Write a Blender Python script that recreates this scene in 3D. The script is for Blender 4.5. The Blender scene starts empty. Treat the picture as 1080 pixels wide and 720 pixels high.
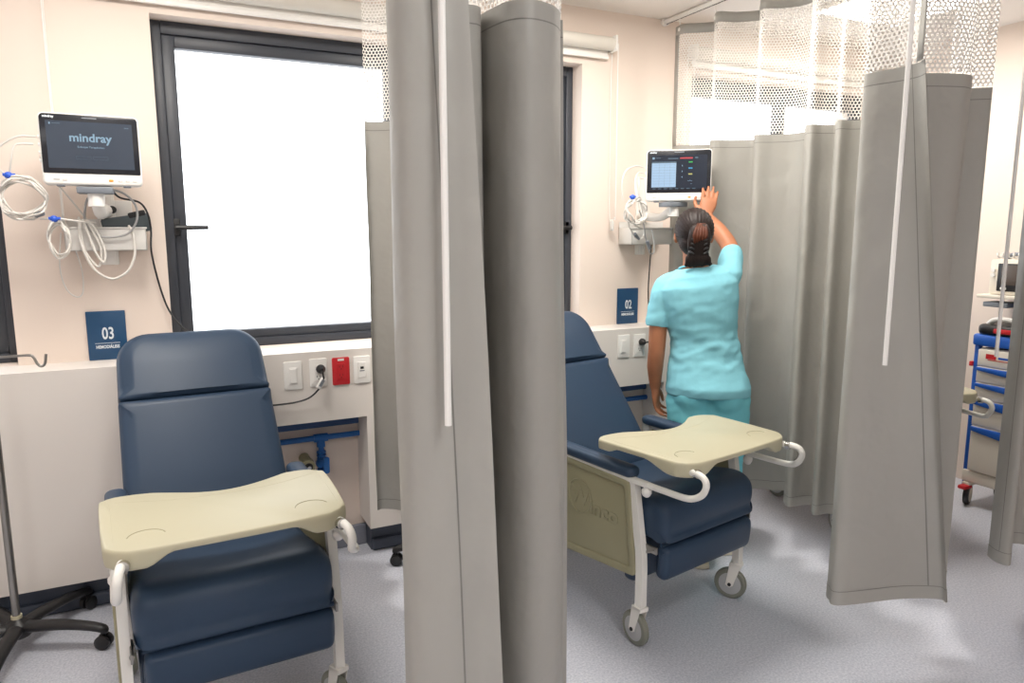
import bpy, bmesh, math, random
from mathutils import Vector, Matrix, noise
random.seed(7)
PI = math.pi
SC = bpy.context.scene
COL = SC.collection

# ------------------------------------------------------------------ materials
def lin(c):
    return tuple(((v / 255) / 12.92) if v / 255 <= .04045 else (((v / 255) + .055) / 1.055) ** 2.4 for v in c) + (1,)

def mat(name, rgb, rough=.5, metal=0., spec=.5, bump=0., bscale=60., var=0., vscale=8., coat=0., emit=None, estr=0., bstretch=None):
    m = bpy.data.materials.new(name); m.use_nodes = True
    nt = m.node_tree; b = nt.nodes['Principled BSDF']
    c = lin(rgb)
    b.inputs['Base Color'].default_value = c
    b.inputs['Roughness'].default_value = rough
    b.inputs['Metallic'].default_value = metal
    b.inputs['Specular IOR Level'].default_value = spec
    b.inputs['Coat Weight'].default_value = coat
    if emit:
        b.inputs['Emission Color'].default_value = lin(emit); b.inputs['Emission Strength'].default_value = estr
    tc = nt.nodes.new('ShaderNodeTexCoord')
    if var:
        n = nt.nodes.new('ShaderNodeTexNoise'); n.inputs['Scale'].default_value = vscale; n.inputs['Detail'].default_value = 4
        nt.links.new(tc.outputs['Object'], n.inputs['Vector'])
        r = nt.nodes.new('ShaderNodeValToRGB')
        r.color_ramp.elements[0].position = .3; r.color_ramp.elements[1].position = .7
        r.color_ramp.elements[0].color = tuple(max(0, x * (1 - var)) for x in c[:3]) + (1,)
        r.color_ramp.elements[1].color = tuple(min(1, x * (1 + var)) for x in c[:3]) + (1,)
        nt.links.new(n.outputs['Fac'], r.inputs['Fac']); nt.links.new(r.outputs['Color'], b.inputs['Base Color'])
    if bump:
        n = nt.nodes.new('ShaderNodeTexNoise'); n.inputs['Scale'].default_value = bscale; n.inputs['Detail'].default_value = 3
        if bstretch:
            mp = nt.nodes.new('ShaderNodeMapping'); mp.inputs['Scale'].default_value = bstretch
            nt.links.new(tc.outputs['Object'], mp.inputs['Vector']); nt.links.new(mp.outputs['Vector'], n.inputs['Vector'])
        else:
            nt.links.new(tc.outputs['Object'], n.inputs['Vector'])
        bp = nt.nodes.new('ShaderNodeBump'); bp.inputs['Strength'].default_value = bump; bp.inputs['Distance'].default_value = .01
        nt.links.new(n.outputs['Fac'], bp.inputs['Height']); nt.links.new(bp.outputs['Normal'], b.inputs['Normal'])
    return m

def floor_mat():
    m = mat('floor_vinyl', (150, 152, 160), rough=.33, spec=.45)
    nt = m.node_tree; b = nt.nodes['Principled BSDF']
    tc = nt.nodes.new('ShaderNodeTexCoord')
    n1 = nt.nodes.new('ShaderNodeTexNoise'); n1.inputs['Scale'].default_value = 130; n1.inputs['Detail'].default_value = 2
    n2 = nt.nodes.new('ShaderNodeTexVoronoi'); n2.inputs['Scale'].default_value = 210
    n3 = nt.nodes.new('ShaderNodeTexNoise'); n3.inputs['Scale'].default_value = 420; n3.inputs['Detail'].default_value = 1
    for n in (n1, n2, n3): nt.links.new(tc.outputs['Object'], n.inputs['Vector'])
    r = nt.nodes.new('ShaderNodeValToRGB')
    e = r.color_ramp.elements
    e[0].position = .32; e[0].color = lin((182, 186, 198)); e[1].position = .68; e[1].color = lin((212, 214, 223))
    nt.links.new(n1.outputs['Fac'], r.inputs['Fac'])
    r2 = nt.nodes.new('ShaderNodeValToRGB'); e = r2.color_ramp.elements
    e[0].position = .64; e[0].color = (0, 0, 0, 1); e[1].position = .7; e[1].color = (1, 1, 1, 1)
    nt.links.new(n3.outputs['Fac'], r2.inputs['Fac'])
    mx = nt.nodes.new('ShaderNodeMixRGB'); mx.inputs['Color2'].default_value = lin((156, 163, 180))
    nt.links.new(r2.outputs['Color'], mx.inputs['Fac']); nt.links.new(r.outputs['Color'], mx.inputs['Color1'])
    nt.links.new(mx.outputs['Color'], b.inputs['Base Color'])
    return m

def fabric_mat(name, rgb, seams, leadw=None, sw=.0014):
    """vinyl curtain cloth: dark stitched lines at the given heights (v = height) and along the leading side hem"""
    m = mat(name, rgb, rough=.42, spec=.4, bump=.3, bscale=7)
    nt = m.node_tree; b = nt.nodes['Principled BSDF']
    for nd in nt.nodes:
        if nd.type == 'BUMP': nd.inputs['Distance'].default_value = .05
    uv = nt.nodes.new('ShaderNodeUVMap'); uv.uv_map = 'UVMap'
    sp = nt.nodes.new('ShaderNodeSeparateXYZ'); nt.links.new(uv.outputs['UV'], sp.inputs['Vector'])
    acc = None
    def line(sock, pos, w):
        s = nt.nodes.new('ShaderNodeMath'); s.operation = 'SUBTRACT'; nt.links.new(sock, s.inputs[0]); s.inputs[1].default_value = pos
        a = nt.nodes.new('ShaderNodeMath'); a.operation = 'ABSOLUTE'; nt.links.new(s.outputs[0], a.inputs[0])
        l = nt.nodes.new('ShaderNodeMath'); l.operation = 'LESS_THAN'; nt.links.new(a.outputs[0], l.inputs[0]); l.inputs[1].default_value = w
        return l.outputs[0]
    outs = [line(sp.outputs['Y'], v, sw) for v in seams]
    if leadw is not None: outs.append(line(sp.outputs['X'], leadw, .0013))
    for o in outs:
        if acc is None: acc = o
        else:
            mx = nt.nodes.new('ShaderNodeMath'); mx.operation = 'MAXIMUM'; nt.links.new(acc, mx.inputs[0]); nt.links.new(o, mx.inputs[1]); acc = mx.outputs[0]
    c = lin(rgb)
    mix = nt.nodes.new('ShaderNodeMixRGB'); mix.inputs['Color1'].default_value = c
    mix.inputs['Color2'].default_value = tuple(v * .5 for v in c[:3]) + (1,)
    nt.links.new(acc, mix.inputs['Fac']); nt.links.new(mix.outputs['Color'], b.inputs['Base Color'])
    # thin cloth lets a little light through
    tr = nt.nodes.new('ShaderNodeBsdfTranslucent'); tr.inputs['Color'].default_value = c
    ms = nt.nodes.new('ShaderNodeMixShader'); ms.inputs['Fac'].default_value = .2
    out = nt.nodes['Material Output']
    nt.links.new(b.outputs['BSDF'], ms.inputs[1]); nt.links.new(tr.outputs['BSDF'], ms.inputs[2]); nt.links.new(ms.outputs['Shader'], out.inputs['Surface'])
    return m

def net_mat():
    """open white netting: round holes on a staggered lattice, in metres along the cloth"""
    m = mat('curtain_net', (238, 234, 228), rough=.6, spec=.2)
    nt = m.node_tree; b = nt.nodes['Principled BSDF']
    uv = nt.nodes.new('ShaderNodeUVMap'); uv.uv_map = 'UVMap'
    sp = nt.nodes.new('ShaderNodeSeparateXYZ'); nt.links.new(uv.outputs['UV'], sp.inputs['Vector'])
    A, B = .0136, .0228
    def M(op, a, b_=None):
        n = nt.nodes.new('ShaderNodeMath'); n.operation = op
        for i, x in enumerate((a, b_)):
            if x is None: continue
            if isinstance(x, (int, float)): n.inputs[i].default_value = x
            else: nt.links.new(x, n.inputs[i])
        return n.outputs[0]
    def dist(off):
        fx = M('SUBTRACT', M('FRACT', M('ADD', M('DIVIDE', sp.outputs['X'], A), off)), .5)
        fy = M('SUBTRACT', M('FRACT', M('ADD', M('DIVIDE', sp.outputs['Y'], B), off)), .5)
        dx = M('MULTIPLY', fx, A); dy = M('MULTIPLY', fy, B)
        return M('SQRT', M('ADD', M('MULTIPLY', dx, dx), M('MULTIPLY', dy, dy)))
    d = M('MINIMUM', dist(0.), dist(.5))
    a = M('GREATER_THAN', d, .0047)
    nt.links.new(a, b.inputs['Alpha'])
    return m

def glass_mat():
    m = bpy.data.materials.new('window_glass'); m.use_nodes = True; nt = m.node_tree
    nt.nodes.remove(nt.nodes['Principled BSDF'])
    t = nt.nodes.new('ShaderNodeBsdfTransparent'); g = nt.nodes.new('ShaderNodeBsdfGlossy'); g.inputs['Roughness'].default_value = .02
    ms = nt.nodes.new('ShaderNodeMixShader'); ms.inputs['Fac'].default_value = .05
    nt.links.new(t.outputs[0], ms.inputs[1]); nt.links.new(g.outputs[0], ms.inputs[2])
    nt.links.new(ms.outputs[0], nt.nodes['Material Output'].inputs['Surface'])
    return m

WALL = mat('wall_paint', (229, 215, 204), rough=.7, spec=.25, bump=.03, bscale=120)
LEDGE = mat('ledge_paint', (224, 218, 212), rough=.55, spec=.3)
CEIL = mat('ceiling_paint', (236, 231, 226), rough=.8, spec=.2)
FLOOR = floor_mat()
COVE_SHADED = mat('cove_vinyl_shaded', (64, 72, 86), rough=.4)  # same vinyl as the niche base; shade under the ledge overhang painted in
COVE_LIT = mat('cove_vinyl_lit', (128, 132, 144), rough=.4)  # same cove vinyl, coloured lighter because the niche catches more light
FRAME = mat('window_frame_charcoal', (56, 60, 68), rough=.42, spec=.5)
GLASS = glass_mat()
BLIND = mat('blind_fabric', (214, 209, 200), rough=.7, spec=.2)
WHITE = mat('white_enamel', (232, 230, 224), rough=.32, spec=.5)
WHITEP = mat('white_plastic', (236, 234, 230), rough=.4)
GREYP = mat('grey_plastic', (120, 126, 134), rough=.45)
CLEARP = mat('frosted_plastic', (214, 212, 208), rough=.35)
CREAM = mat('cream_tray_plastic', (188, 182, 156), rough=.42, spec=.45)
PANEL = mat('tan_panel_plastic', (152, 147, 118), rough=.5)
NAVY = mat('navy_vinyl', (46, 64, 86), rough=.42, spec=.32, bump=.025, bscale=260)
TYRE = mat('grey_tyre', (128, 130, 120), rough=.5)
HUB = mat('grey_hub', (176, 178, 180), rough=.4)
BLACKP = mat('black_plastic', (28, 28, 30), rough=.4)
BEZEL = mat('monitor_bezel_black', (26, 28, 36), rough=.25)
STEEL = mat('brushed_steel', (150, 148, 144), rough=.3, metal=1.)
CHROME = mat('chrome', (205, 205, 205), rough=.15, metal=1.)
SIGN = mat('sign_blue', (28, 72, 110), rough=.35)
SIGNT = mat('sign_lettering', (222, 230, 236), rough=.5)
RED = mat('red_plastic', (196, 36, 44), rough=.4)
BLUEPIPE = mat('blue_pipe_paint', (28, 96, 168), rough=.4)
BLUECLIP = mat('blue_cable_tie', (40, 88, 200), rough=.4)
CABLEW = mat('pale_cable', (212, 208, 202), rough=.45)
CABLEG = mat('grey_cable', (160, 160, 160), rough=.45)
CARTB = mat('cart_blue', (36, 92, 184), rough=.35)
CARTC = mat('cart_cream', (226, 218, 204), rough=.4)
ORANGE = mat('orange_button', (240, 160, 60), rough=.5)
SKIN = mat('skin', (178, 118, 86), rough=.5, spec=.4, var=.08, vscale=14)
HAIR = mat('dark_brown_hair', (34, 23, 21), rough=.5, spec=.3, bump=.18, bscale=90, bstretch=(2.2, 2.2, .5))
HAIRR = mat('auburn_hair', (84, 44, 28), rough=.5, spec=.3, bump=.2, bscale=80, bstretch=(2, 2, .5))
SCRUB = mat('aqua_scrub_cotton', (136, 202, 217), rough=.75, spec=.2, bump=.25, bscale=16)
SCRUBP = mat('turquoise_scrub_cotton', (128, 212, 226), rough=.75, spec=.2, bump=.25, bscale=16)
SHOE = mat('cream_clog', (226, 220, 200), rough=.45)
SCREEN_OFF = mat('screen_slate', (50, 58, 70), rough=.25, emit=(44, 52, 64), estr=.35)
SCREEN_ON = mat('screen_dark', (20, 26, 36), rough=.2, emit=(34, 40, 52), estr=.7)
UI = lambda n, c, s=1.: mat(n, (14, 14, 16), rough=.4, emit=c, estr=s)
UIW = UI('screen_pale_blue', (180, 212, 242), .9); UIT = UI('screen_lettering', (160, 194, 216), .8)
UIR = UI('screen_red', (220, 60, 70), .8); UIG = UI('screen_green', (60, 200, 90), .8)
UIC = UI('screen_cyan', (60, 170, 220), .8); UIY = UI('screen_yellow', (220, 210, 120), .8); UID = UI('screen_line', (110, 140, 160), .5)
LAMP = mat('lamp_diffuser', (255, 255, 255), rough=.5, emit=(255, 250, 242), estr=9.)
FAB_RGB = (178, 176, 170)
NET = net_mat()

# ------------------------------------------------------------------ mesh helpers
def link(o, parent=None):
    COL.objects.link(o)
    if parent is not None: o.parent = parent
    return o

def obj(name, bm, m, parent=None, smooth=True, ang=35):
    me = bpy.data.meshes.new(name)
    bmesh.ops.recalc_face_normals(bm, faces=bm.faces[:])
    bm.to_mesh(me); bm.free()
    for mm in (m if isinstance(m, (list, tuple)) else [m]): me.materials.append(mm)
    if smooth:
        me.polygons.foreach_set('use_smooth', [True] * len(me.polygons))
        try: me.set_sharp_from_angle(angle=math.radians(ang))
        except Exception: pass
    return link(bpy.data.objects.new(name, me), parent)

def thing(name, label, cat, loc=(0, 0, 0), rz=0., group=None):
    o = link(bpy.data.objects.new(name, None)); o.empty_display_size = .1
    o.location = loc; o.rotation_euler = (0, 0, rz)
    return tag(o, label, cat, group)

def tag(o, label, cat, group=None):
    o['label'] = label; o['category'] = cat
    if group: o['group'] = group
    return o

def struct(o): o['kind'] = 'structure'; return o

def setT(bm, verts, M):
    bmesh.ops.transform(bm, matrix=M, verts=verts)

def box(bm, lo, hi, bev=0., seg=2, M=None):
    r = bmesh.ops.create_cube(bm, size=1.)
    vs = r['verts']
    lo = Vector(lo); hi = Vector(hi); s = hi - lo; c = (hi + lo) / 2
    for v in vs: v.co = Vector((v.co.x * s.x + c.x, v.co.y * s.y + c.y, v.co.z * s.z + c.z))
    if bev > 0:
        es = list({e for v in vs for e in v.link_edges})
        rb = bmesh.ops.bevel(bm, geom=es, offset=bev, segments=seg, profile=.5, affect='EDGES', clamp_overlap=True)
        vs = list({v for f in rb['faces'] for v in f.verts} | {v for v in vs if v.is_valid})
    if M is not None: setT(bm, vs, M)
    return vs

def BX(lo, hi, bev=0., seg=2):
    bm = bmesh.new(); box(bm, lo, hi, bev, seg); return bm

def catmull(pts, n=6, closed=False):
    P = [Vector(p) for p in pts]; out = []
    N = len(P)
    rng = range(N if closed else N - 1)
    for i in rng:
        p1, p2 = P[i], P[(i + 1) % N]
        p0 = P[(i - 1) % N] if closed or i > 0 else p1 * 2 - p2
        p3 = P[(i + 2) % N] if closed or i < N - 2 else p2 * 2 - p1
        for k in range(n):
            t = k / n
            out.append(.5 * ((2 * p1) + (p2 - p0) * t + (2 * p0 - 5 * p1 + 4 * p2 - p3) * t * t + (3 * p1 - p0 - 3 * p2 + p3) * t ** 3))
    if not closed: out.append(P[-1].copy())
    return out

def tube(bm, pts, r, seg=10, smooth=0, closed=False, cap=True, flat=1.):
    """round bar along pts; r one radius or a list; flat squashes across the second axis"""
    if smooth:
        n0 = len(pts); P = catmull(pts, smooth, closed)
        if isinstance(r, (list, tuple)):
            rr = []
            for i in range(len(P)):
                f = i / smooth; a = int(f) % n0; b2 = min(a + 1, n0 - 1) if not closed else (a + 1) % n0
                rr.append(r[a] + (r[b2] - r[a]) * (f - int(f)))
            r = rr
    else: P = [Vector(p) for p in pts]
    N = len(P)
    if not isinstance(r, (list, tuple)): r = [r] * N
    T = []
    for i in range(N):
        a = P[(i - 1) % N] if closed or i > 0 else P[0]
        b2 = P[(i + 1) % N] if closed or i < N - 1 else P[-1]
        d = (b2 - a); T.append(d.normalized() if d.length > 1e-9 else Vector((0, 0, 1)))
    u = T[0].orthogonal().normalized()
    if abs(T[0].z) < .9: u = T[0].cross(Vector((0, 0, 1))).normalized()
    rings = []
    for i in range(N):
        if i > 0:
            q = T[i - 1].rotation_difference(T[i]); u = q @ u
            u = (u - T[i] * u.dot(T[i])).normalized()
        v = T[i].cross(u)
        rings.append([bm.verts.new(P[i] + (u * math.cos(2 * PI * k / seg) + v * math.sin(2 * PI * k / seg) * flat) * r[i]) for k in range(seg)])
    for i in range(N - (0 if closed else 1)):
        A, B = rings[i], rings[(i + 1) % N]
        for k in range(seg): bm.faces.new((A[k], A[(k + 1) % seg], B[(k + 1) % seg], B[k]))
    if cap and not closed:
        bm.faces.new(rings[0][::-1]); bm.faces.new(rings[-1])
    return [v for rg in rings for v in rg]

def TB(pts, r, **k):
    bm = bmesh.new(); tube(bm, pts, r, **k); return bm

def sqbar(bm, pts, w, d):
    """square steel tube along pts in the y-z plane (w across x, d along travel normal)"""
    P = [Vector(p) for p in pts]; rings = []
    for i, p in enumerate(P):
        a = P[max(i - 1, 0)]; b2 = P[min(i + 1, len(P) - 1)]
        t = (b2 - a).normalized(); n = Vector((1, 0, 0)).cross(t).normalized(); x = Vector((1, 0, 0))
        rings.append([bm.verts.new(p + x * sx * w / 2 + n * sn * d / 2) for sx, sn in ((-1, -1), (1, -1), (1, 1), (-1, 1))])
    for A, B in zip(rings, rings[1:]):
        for k in range(4): bm.faces.new((A[k], A[(k + 1) % 4], B[(k + 1) % 4], B[k]))
    bm.faces.new(rings[0][::-1]); bm.faces.new(rings[-1])

def cyl(bm, a, b, r, seg=20, r2=None):
    return tube(bm, [a, b], [r, r if r2 is None else r2], seg=seg)

def lathe(bm, prof, M=None, seg=28):
    rings = []
    for (r, z) in prof:
        rings.append([bm.verts.new((r * math.cos(2 * PI * k / seg), r * math.sin(2 * PI * k / seg), z)) for k in range(seg)])
    for A, B in zip(rings, rings[1:]):
        for k in range(seg): bm.faces.new((A[k], A[(k + 1) % seg], B[(k + 1) % seg], B[k]))
    bm.faces.new(rings[0][::-1]); bm.faces.new(rings[-1])
    vs = [v for rg in rings for v in rg]
    if M is not None: setT(bm, vs, M)
    return vs

def sphere(bm, c, r, seg=20, M=None):
    rr = bmesh.ops.create_uvsphere(bm, u_segments=seg, v_segments=max(8, seg // 2 + 2), radius=1.)
    rx, ry, rz = (r, r, r) if isinstance(r, (int, float)) else r
    for v in rr['verts']: v.co = Vector((v.co.x * rx, v.co.y * ry, v.co.z * rz))
    if M is not None: setT(bm, rr['verts'], M)
    for v in rr['verts']: v.co += Vector(c)
    return rr['verts']

def rrect(w, h, r, n=6, cx=0., cy=0., taper=0.):
    """rounded rectangle outline, counter-clockwise; r one radius or four (br, tr, tl, bl)"""
    R = r if isinstance(r, (list, tuple)) else [r] * 4
    out = []
    for (sx, sy, a0), rad in zip(((1, -1, -PI / 2), (1, 1, 0), (-1, 1, PI / 2), (-1, -1, PI)), R):
        for k in range(n + 1):
            a = a0 + PI / 2 * k / n
            x = sx * (w / 2 - rad) + rad * math.cos(a); y = sy * (h / 2 - rad) + rad * math.sin(a)
            x *= 1 - taper * (y / h + .5)
            out.append((cx + x, cy + y))
    return out

def densify(o, step=.03):
    out = []
    for i, a in enumerate(o):
        b = o[(i + 1) % len(o)]; L = math.dist(a, b); n = max(1, int(L / step))
        out += [(a[0] + (b[0] - a[0]) * k / n, a[1] + (b[1] - a[1]) * k / n) for k in range(n)]
    return out

def area2(o): return sum(a[0] * b[1] - b[0] * a[1] for a, b in zip(o, o[1:] + o[:1])) / 2

def slab(bm, outline, h0, h1, rnd=.01, seg=4, puff=0., fmap=None, puff_low=0., nring=9, rimf=None, keep=0):
    """solid with a rounded rim from a flat outline between heights h0 and h1; fmap(x, y, h) places it"""
    if area2(outline) < 0: outline = outline[::-1]
    N = len(outline); P = [Vector((x, y)) for x, y in outline]
    nrm = []
    for i in range(N):
        a, b = P[i - 1], P[(i + 1) % N]; d = (b - a)
        nrm.append(Vector((-d.y, d.x)).normalized() if d.length > 0 else Vector((0, 0)))
    if rimf: nrm = [nrm[i] * rimf(P[i].x, P[i].y) for i in range(N)]
    c = sum(P, Vector((0, 0))) / N
    F = fmap or (lambda x, y, h: (x, y, h))
    def ring(inset, h): return [bm.verts.new(F(*(P[i] + nrm[i] * inset), h)) for i in range(N)]
    rings = []
    def cap(h, s, pf):
        rs = []
        if pf:
            q = [P[i] + nrm[i] * rnd for i in range(N)]
            x0, x1 = min(a.x for a in q), max(a.x for a in q); y0, y1 = min(a.y for a in q), max(a.y for a in q)
            def hh(p):
                u = (2 * p.x - x0 - x1) / (x1 - x0); v = (2 * p.y - y0 - y1) / (y1 - y0)
                return pf * max(0., 1 - u * u) ** .8 * (1. if keep * v > 0 else max(0., 1 - v * v) ** .8)
            for k in range(nring + 1):
                sc = 1 - (k + (0.5 if k == 0 else 0)) / (nring + .15)
                rs.append([bm.verts.new(F(*(c + (a - c) * sc), h + s * hh(c + (a - c) * sc))) for a in q])
        return rs
    lows = cap(h0, -1, puff_low)[::-1]
    rings += lows
    for k in range(seg + 1):
        a = PI / 2 * k / seg; rings.append(ring(rnd * (1 - math.sin(a)), h0 + rnd * (1 - math.cos(a))))
    for k in range(seg + 1):
        a = PI / 2 * k / seg; rings.append(ring(rnd * (1 - math.cos(a)), h1 - rnd * (1 - math.sin(a))))
    rings += cap(h1, 1, puff)
    for A, B in zip(rings, rings[1:]):
        for k in range(N): bm.faces.new((A[k], A[(k + 1) % N], B[(k + 1) % N], B[k]))
    bm.faces.new(rings[0][::-1]); bm.faces.new(rings[-1])

def text(name, s, size, M, m, parent, extr=.0006, sx=1., align='CENTER', bold=0.):
    c = bpy.data.curves.new(name, 'FONT'); c.body = s; c.size = size; c.extrude = extr; c.align_x = align; c.align_y = 'CENTER'; c.offset = bold
    c.resolution_u = 3
    o = bpy.data.objects.new(name, c); COL.objects.link(o)
    dg = bpy.context.evaluated_depsgraph_get(); dg.update()
    me = bpy.data.meshes.new_from_object(o.evaluated_get(dg))
    bpy.data.objects.remove(o); bpy.data.curves.remove(c)
    me.transform(M @ Matrix.Diagonal((sx, 1, 1, 1)))
    me.materials.clear(); me.materials.append(m)
    return link(bpy.data.objects.new(name, me), parent)

def remesh(bm, voxel, smooth=6, name='tmp'):
    me = bpy.data.meshes.new(name); bmesh.ops.recalc_face_normals(bm, faces=bm.faces[:]); bm.to_mesh(me); bm.free()
    o = bpy.data.objects.new(name, me); COL.objects.link(o)
    r = o.modifiers.new('r', 'REMESH'); r.mode = 'VOXEL'; r.voxel_size = voxel
    if smooth:
        s = o.modifiers.new('s', 'SMOOTH'); s.factor = .5; s.iterations = smooth
    dg = bpy.context.evaluated_depsgraph_get(); dg.update()
    m2 = bpy.data.meshes.new_from_object(o.evaluated_get(dg))
    bpy.data.objects.remove(o)
    b = bmesh.new(); b.from_mesh(m2); bpy.data.meshes.remove(m2)
    return b

RX90 = Matrix.Rotation(PI / 2, 4, 'X')      # text lying flat -> standing, facing -Y
def T(*p): return Matrix.Translation(p)

# ------------------------------------------------------------------ room shell
XL, XR, YB, YW, ZC = -2.2, 4.09, -2.2, 3.13, 2.49
WT = .28
ZS = .937                                       # sill / ledge height
WINS = [(1, .03, 1.92, 2.23), (2, 2.60, 4.02, 2.25), (3, -2.0, -.49, 2.23)]

struct(obj('floor', BX((XL - .1, YB - .1, -.1), (XR + .1, YW + WT, 0)), FLOOR, smooth=False))
struct(obj('ceiling', BX((XL - .1, YB - .1, ZC), (XR + .1, YW + WT, ZC + .1)), CEIL, smooth=False))
bm = bmesh.new()
box(bm, (XL - .1, YW, 0), (XR + .1, YW + WT, ZS))
box(bm, (XL - .1, YW, 2.25), (XR + .1, YW + WT, ZC))
xs = [XL - .1, -2.0, -.49, .03, 1.92, 2.60, 4.02, XR + .1]
for i in range(0, 8, 2): box(bm, (xs[i], YW, ZS), (xs[i + 1], YW + WT, 2.25))
box(bm, (-2.0, YW, 2.23), (-.49, YW + WT, 2.25)); box(bm, (.03, YW, 2.23), (1.92, YW + WT, 2.25))
struct(obj('wall_north', bm, WALL, smooth=False))
struct(obj('wall_east', BX((XR, YB - .1, 0), (XR + .1, YW, ZC)), WALL, smooth=False))
struct(obj('wall_west', BX((XL - .1, YB - .1, 0), (XL, YW, ZC)), WALL, smooth=False))
struct(obj('wall_south', BX((XL, YB - .1, 0), (XR, YB, ZC)), WALL, smooth=False))

# service ledge along the window wall with open niches for the water pipes
YL = 2.95
NICHES = [(-.02, .755), (1.55, 2.335), (3.1, 3.85)]
bm = bmesh.new()
box(bm, (XL, YL, .642), (XR, YW, ZS))
edges = [XL] + [v for n in NICHES for v in n] + [XR]
for i in range(0, len(edges), 2): box(bm, (edges[i], YL, .133), (edges[i + 1], YW, .642))
bmesh.ops.remove_doubles(bm, verts=bm.verts[:], dist=1e-5)
struct(obj('wall_ledge', bm, LEDGE, smooth=False))
bm = bmesh.new()
for i in range(0, len(edges), 2):
    a, b = edges[i] + (.0 if i == 0 else .02), edges[i + 1] - (.0 if i + 2 >= len(edges) else .02)
    n0 = len(bm.verts)
    box(bm, (a, 3.03, .0), (b, YW, .133))
    box(bm, (a, 3.008, .0), (b, 3.03, .055), .012)
struct(obj('baseboard_north', bm, COVE_SHADED, smooth=False))
bm = bmesh.new()
for a, b in NICHES: box(bm, (a - .02, 3.105, 0), (b + .02, YW, .094), .004)
struct(obj('baseboard_niche', bm, COVE_LIT, smooth=False))

def window(n, x0, x1, ztop, sashes, handles, s=.046):
    w = link(bpy.data.objects.new('window_%d' % n, None)); w.location = (x0, 3.217, ZS); struct(w)
    W, H = x1 - x0, ztop - ZS
    bm = bmesh.new(); f = .036
    box(bm, (0, 0, 0), (f, .07, H), .003); box(bm, (W - f, 0, 0), (W, .07, H), .003)
    box(bm, (f, 0, H - f - .012), (W - f, .07, H), .003); box(bm, (f, 0, 0), (W - f, .07, f), .003)
    for mx in sashes[1:]: box(bm, (mx - .02, .0, f), (mx + .02, .07, H - f), .003)
    obj('frame', bm, FRAME, w, ang=30)
    ed = [f] + sashes[1:] + [W - f]
    for i in range(len(ed) - 1):
        a = ed[i] + (.02 if i else 0); b = ed[i + 1] - (.02 if i < len(ed) - 2 else 0)
        bm = bmesh.new()
        zb, zt = f, H - f - .012
        box(bm, (a, .014, zb), (a + s, .06, zt), .003); box(bm, (b - s, .014, zb), (b, .06, zt), .003)
        box(bm, (a + s, .014, zb), (b - s, .06, zb + s - .01), .003); box(bm, (a + s, .014, zt - .046), (b - s, .06, zt), .003)
        so = obj('sash', bm, FRAME, w, ang=30)
        obj('glass_pane', BX((a + s - .004, .034, zb + s - .014), (b - s + .004, .042, zt - .046 + .004)), GLASS, so, smooth=False)
    for hx, d in handles:
        bm = bmesh.new(); zz = 1.44 - ZS
        box(bm, (hx - .013, .0, zz - .035), (hx + .013, .014, zz + .035), .004)
        cyl(bm, (hx, .014, zz), (hx, -.035, zz), .008)
        tube(bm, [(hx - d * .004, -.035, zz), (hx + d * .05, -.037, zz), (hx + d * .115, -.036, zz)], [.011, .0095, .008], seg=10, smooth=3)
        obj('handle', bm, BLACKP, w)
    return w
window(1, .03, 1.92, 2.23, [0, .993], [(.045, 1), (1.865, -1)])
window(2, 2.60, 4.02, 2.25, [0, .755], [], .012)
window(3, -2.0, -.49, 2.23, [0, .75], [(.06, 1)])

# roller blinds
def blind(x0, x1, z, chain, label, drop=.02):
    t = thing('roller_blind', label, 'blind', (x0, 3.085, z), group=None)
    L = x1 - x0
    obj('roller', TB([(0.012, 0, 0), (L - .012, 0, 0)], .032, seg=24), BLIND, t)
    bm = bmesh.new(); box(bm, (0, -.036, -.038), (.012, .042, .038), .008); obj('bracket', bm, WHITEP, t)
    bm = bmesh.new(); box(bm, (L - .012, -.036, -.038), (L, .042, .038), .008); obj('bracket', bm, WHITEP, t)
    bm = bmesh.new(); box(bm, (.02, .016, -.048 - drop), (L - .02, .028, -.028 - drop), .004); box(bm, (.02, .026, -.03 - drop), (L - .02, .028, .01)); obj('bottom_bar', bm, WHITEP, t)
    cx = L + .006 if chain > 0 else -.006
    c = obj('bead_chain', TB([(cx, -.026, .0), (cx - .002, -.028, -.3), (cx + .001, -.027, -.80), (cx, -.02, -.835), (cx, .006, -.845), (cx, .026, -.80), (cx - .003, .03, -.3), (cx, .026, .0)], .0022, seg=6, smooth=4), WHITEP, t)
    obj('chain_joint', BX((cx - .006, -.01, -.90), (cx + .006, .012, -.85), .003), CLEARP, c)
blind(-.295, 1.03, 2.325, -1, 'pale roller blind rolled up above the window behind the recliner at sign 03')
blind(1.06, 2.075, 2.325, 1, 'pale roller blind with a bead chain at its end, above sign 02')
blind(2.56, 4.05, 2.34, -1, 'pale roller blind seen through the netting of the right curtain')

# ------------------------------------------------------------------ lamps
def ceiling_lamp(x, y, label, power, tint, grp='square ceiling lamps'):
    t = thing('ceiling_lamp', label, 'ceiling light', (x, y, ZC), group=grp)
    bm = bmesh.new()
    for lo, hi in (((-.3, -.3), (.3, -.285)), ((-.3, .285), (.3, .3)), ((-.3, -.285), (-.285, .285)), ((.285, -.285), (.3, .285))):
        box(bm, lo + (-.018,), hi + (0,), .002)
    obj('frame', bm, WHITEP, t, smooth=False)
    obj('diffuser', BX((-.285, -.285, -.012), (.285, .285, -.002)), LAMP, t, smooth=False)
    L = bpy.data.lights.new('lamp_light', 'AREA'); L.shape = 'SQUARE'; L.size = .56; L.energy = power; L.color = tint
    o = bpy.data.objects.new('lamp_light', L); COL.objects.link(o); o.parent = t; o.location = (0, 0, -.03)
WARM, COOL = (1., .935, .855), (.88, .945, 1.)
ceiling_lamp(3.24, 2.38, 'square lit ceiling lamp above the right bed behind the white netting', 15., WARM)
ceiling_lamp(1.62, 2.2, 'square ceiling lamp above the recliner by sign 02', 23., WARM)
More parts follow.
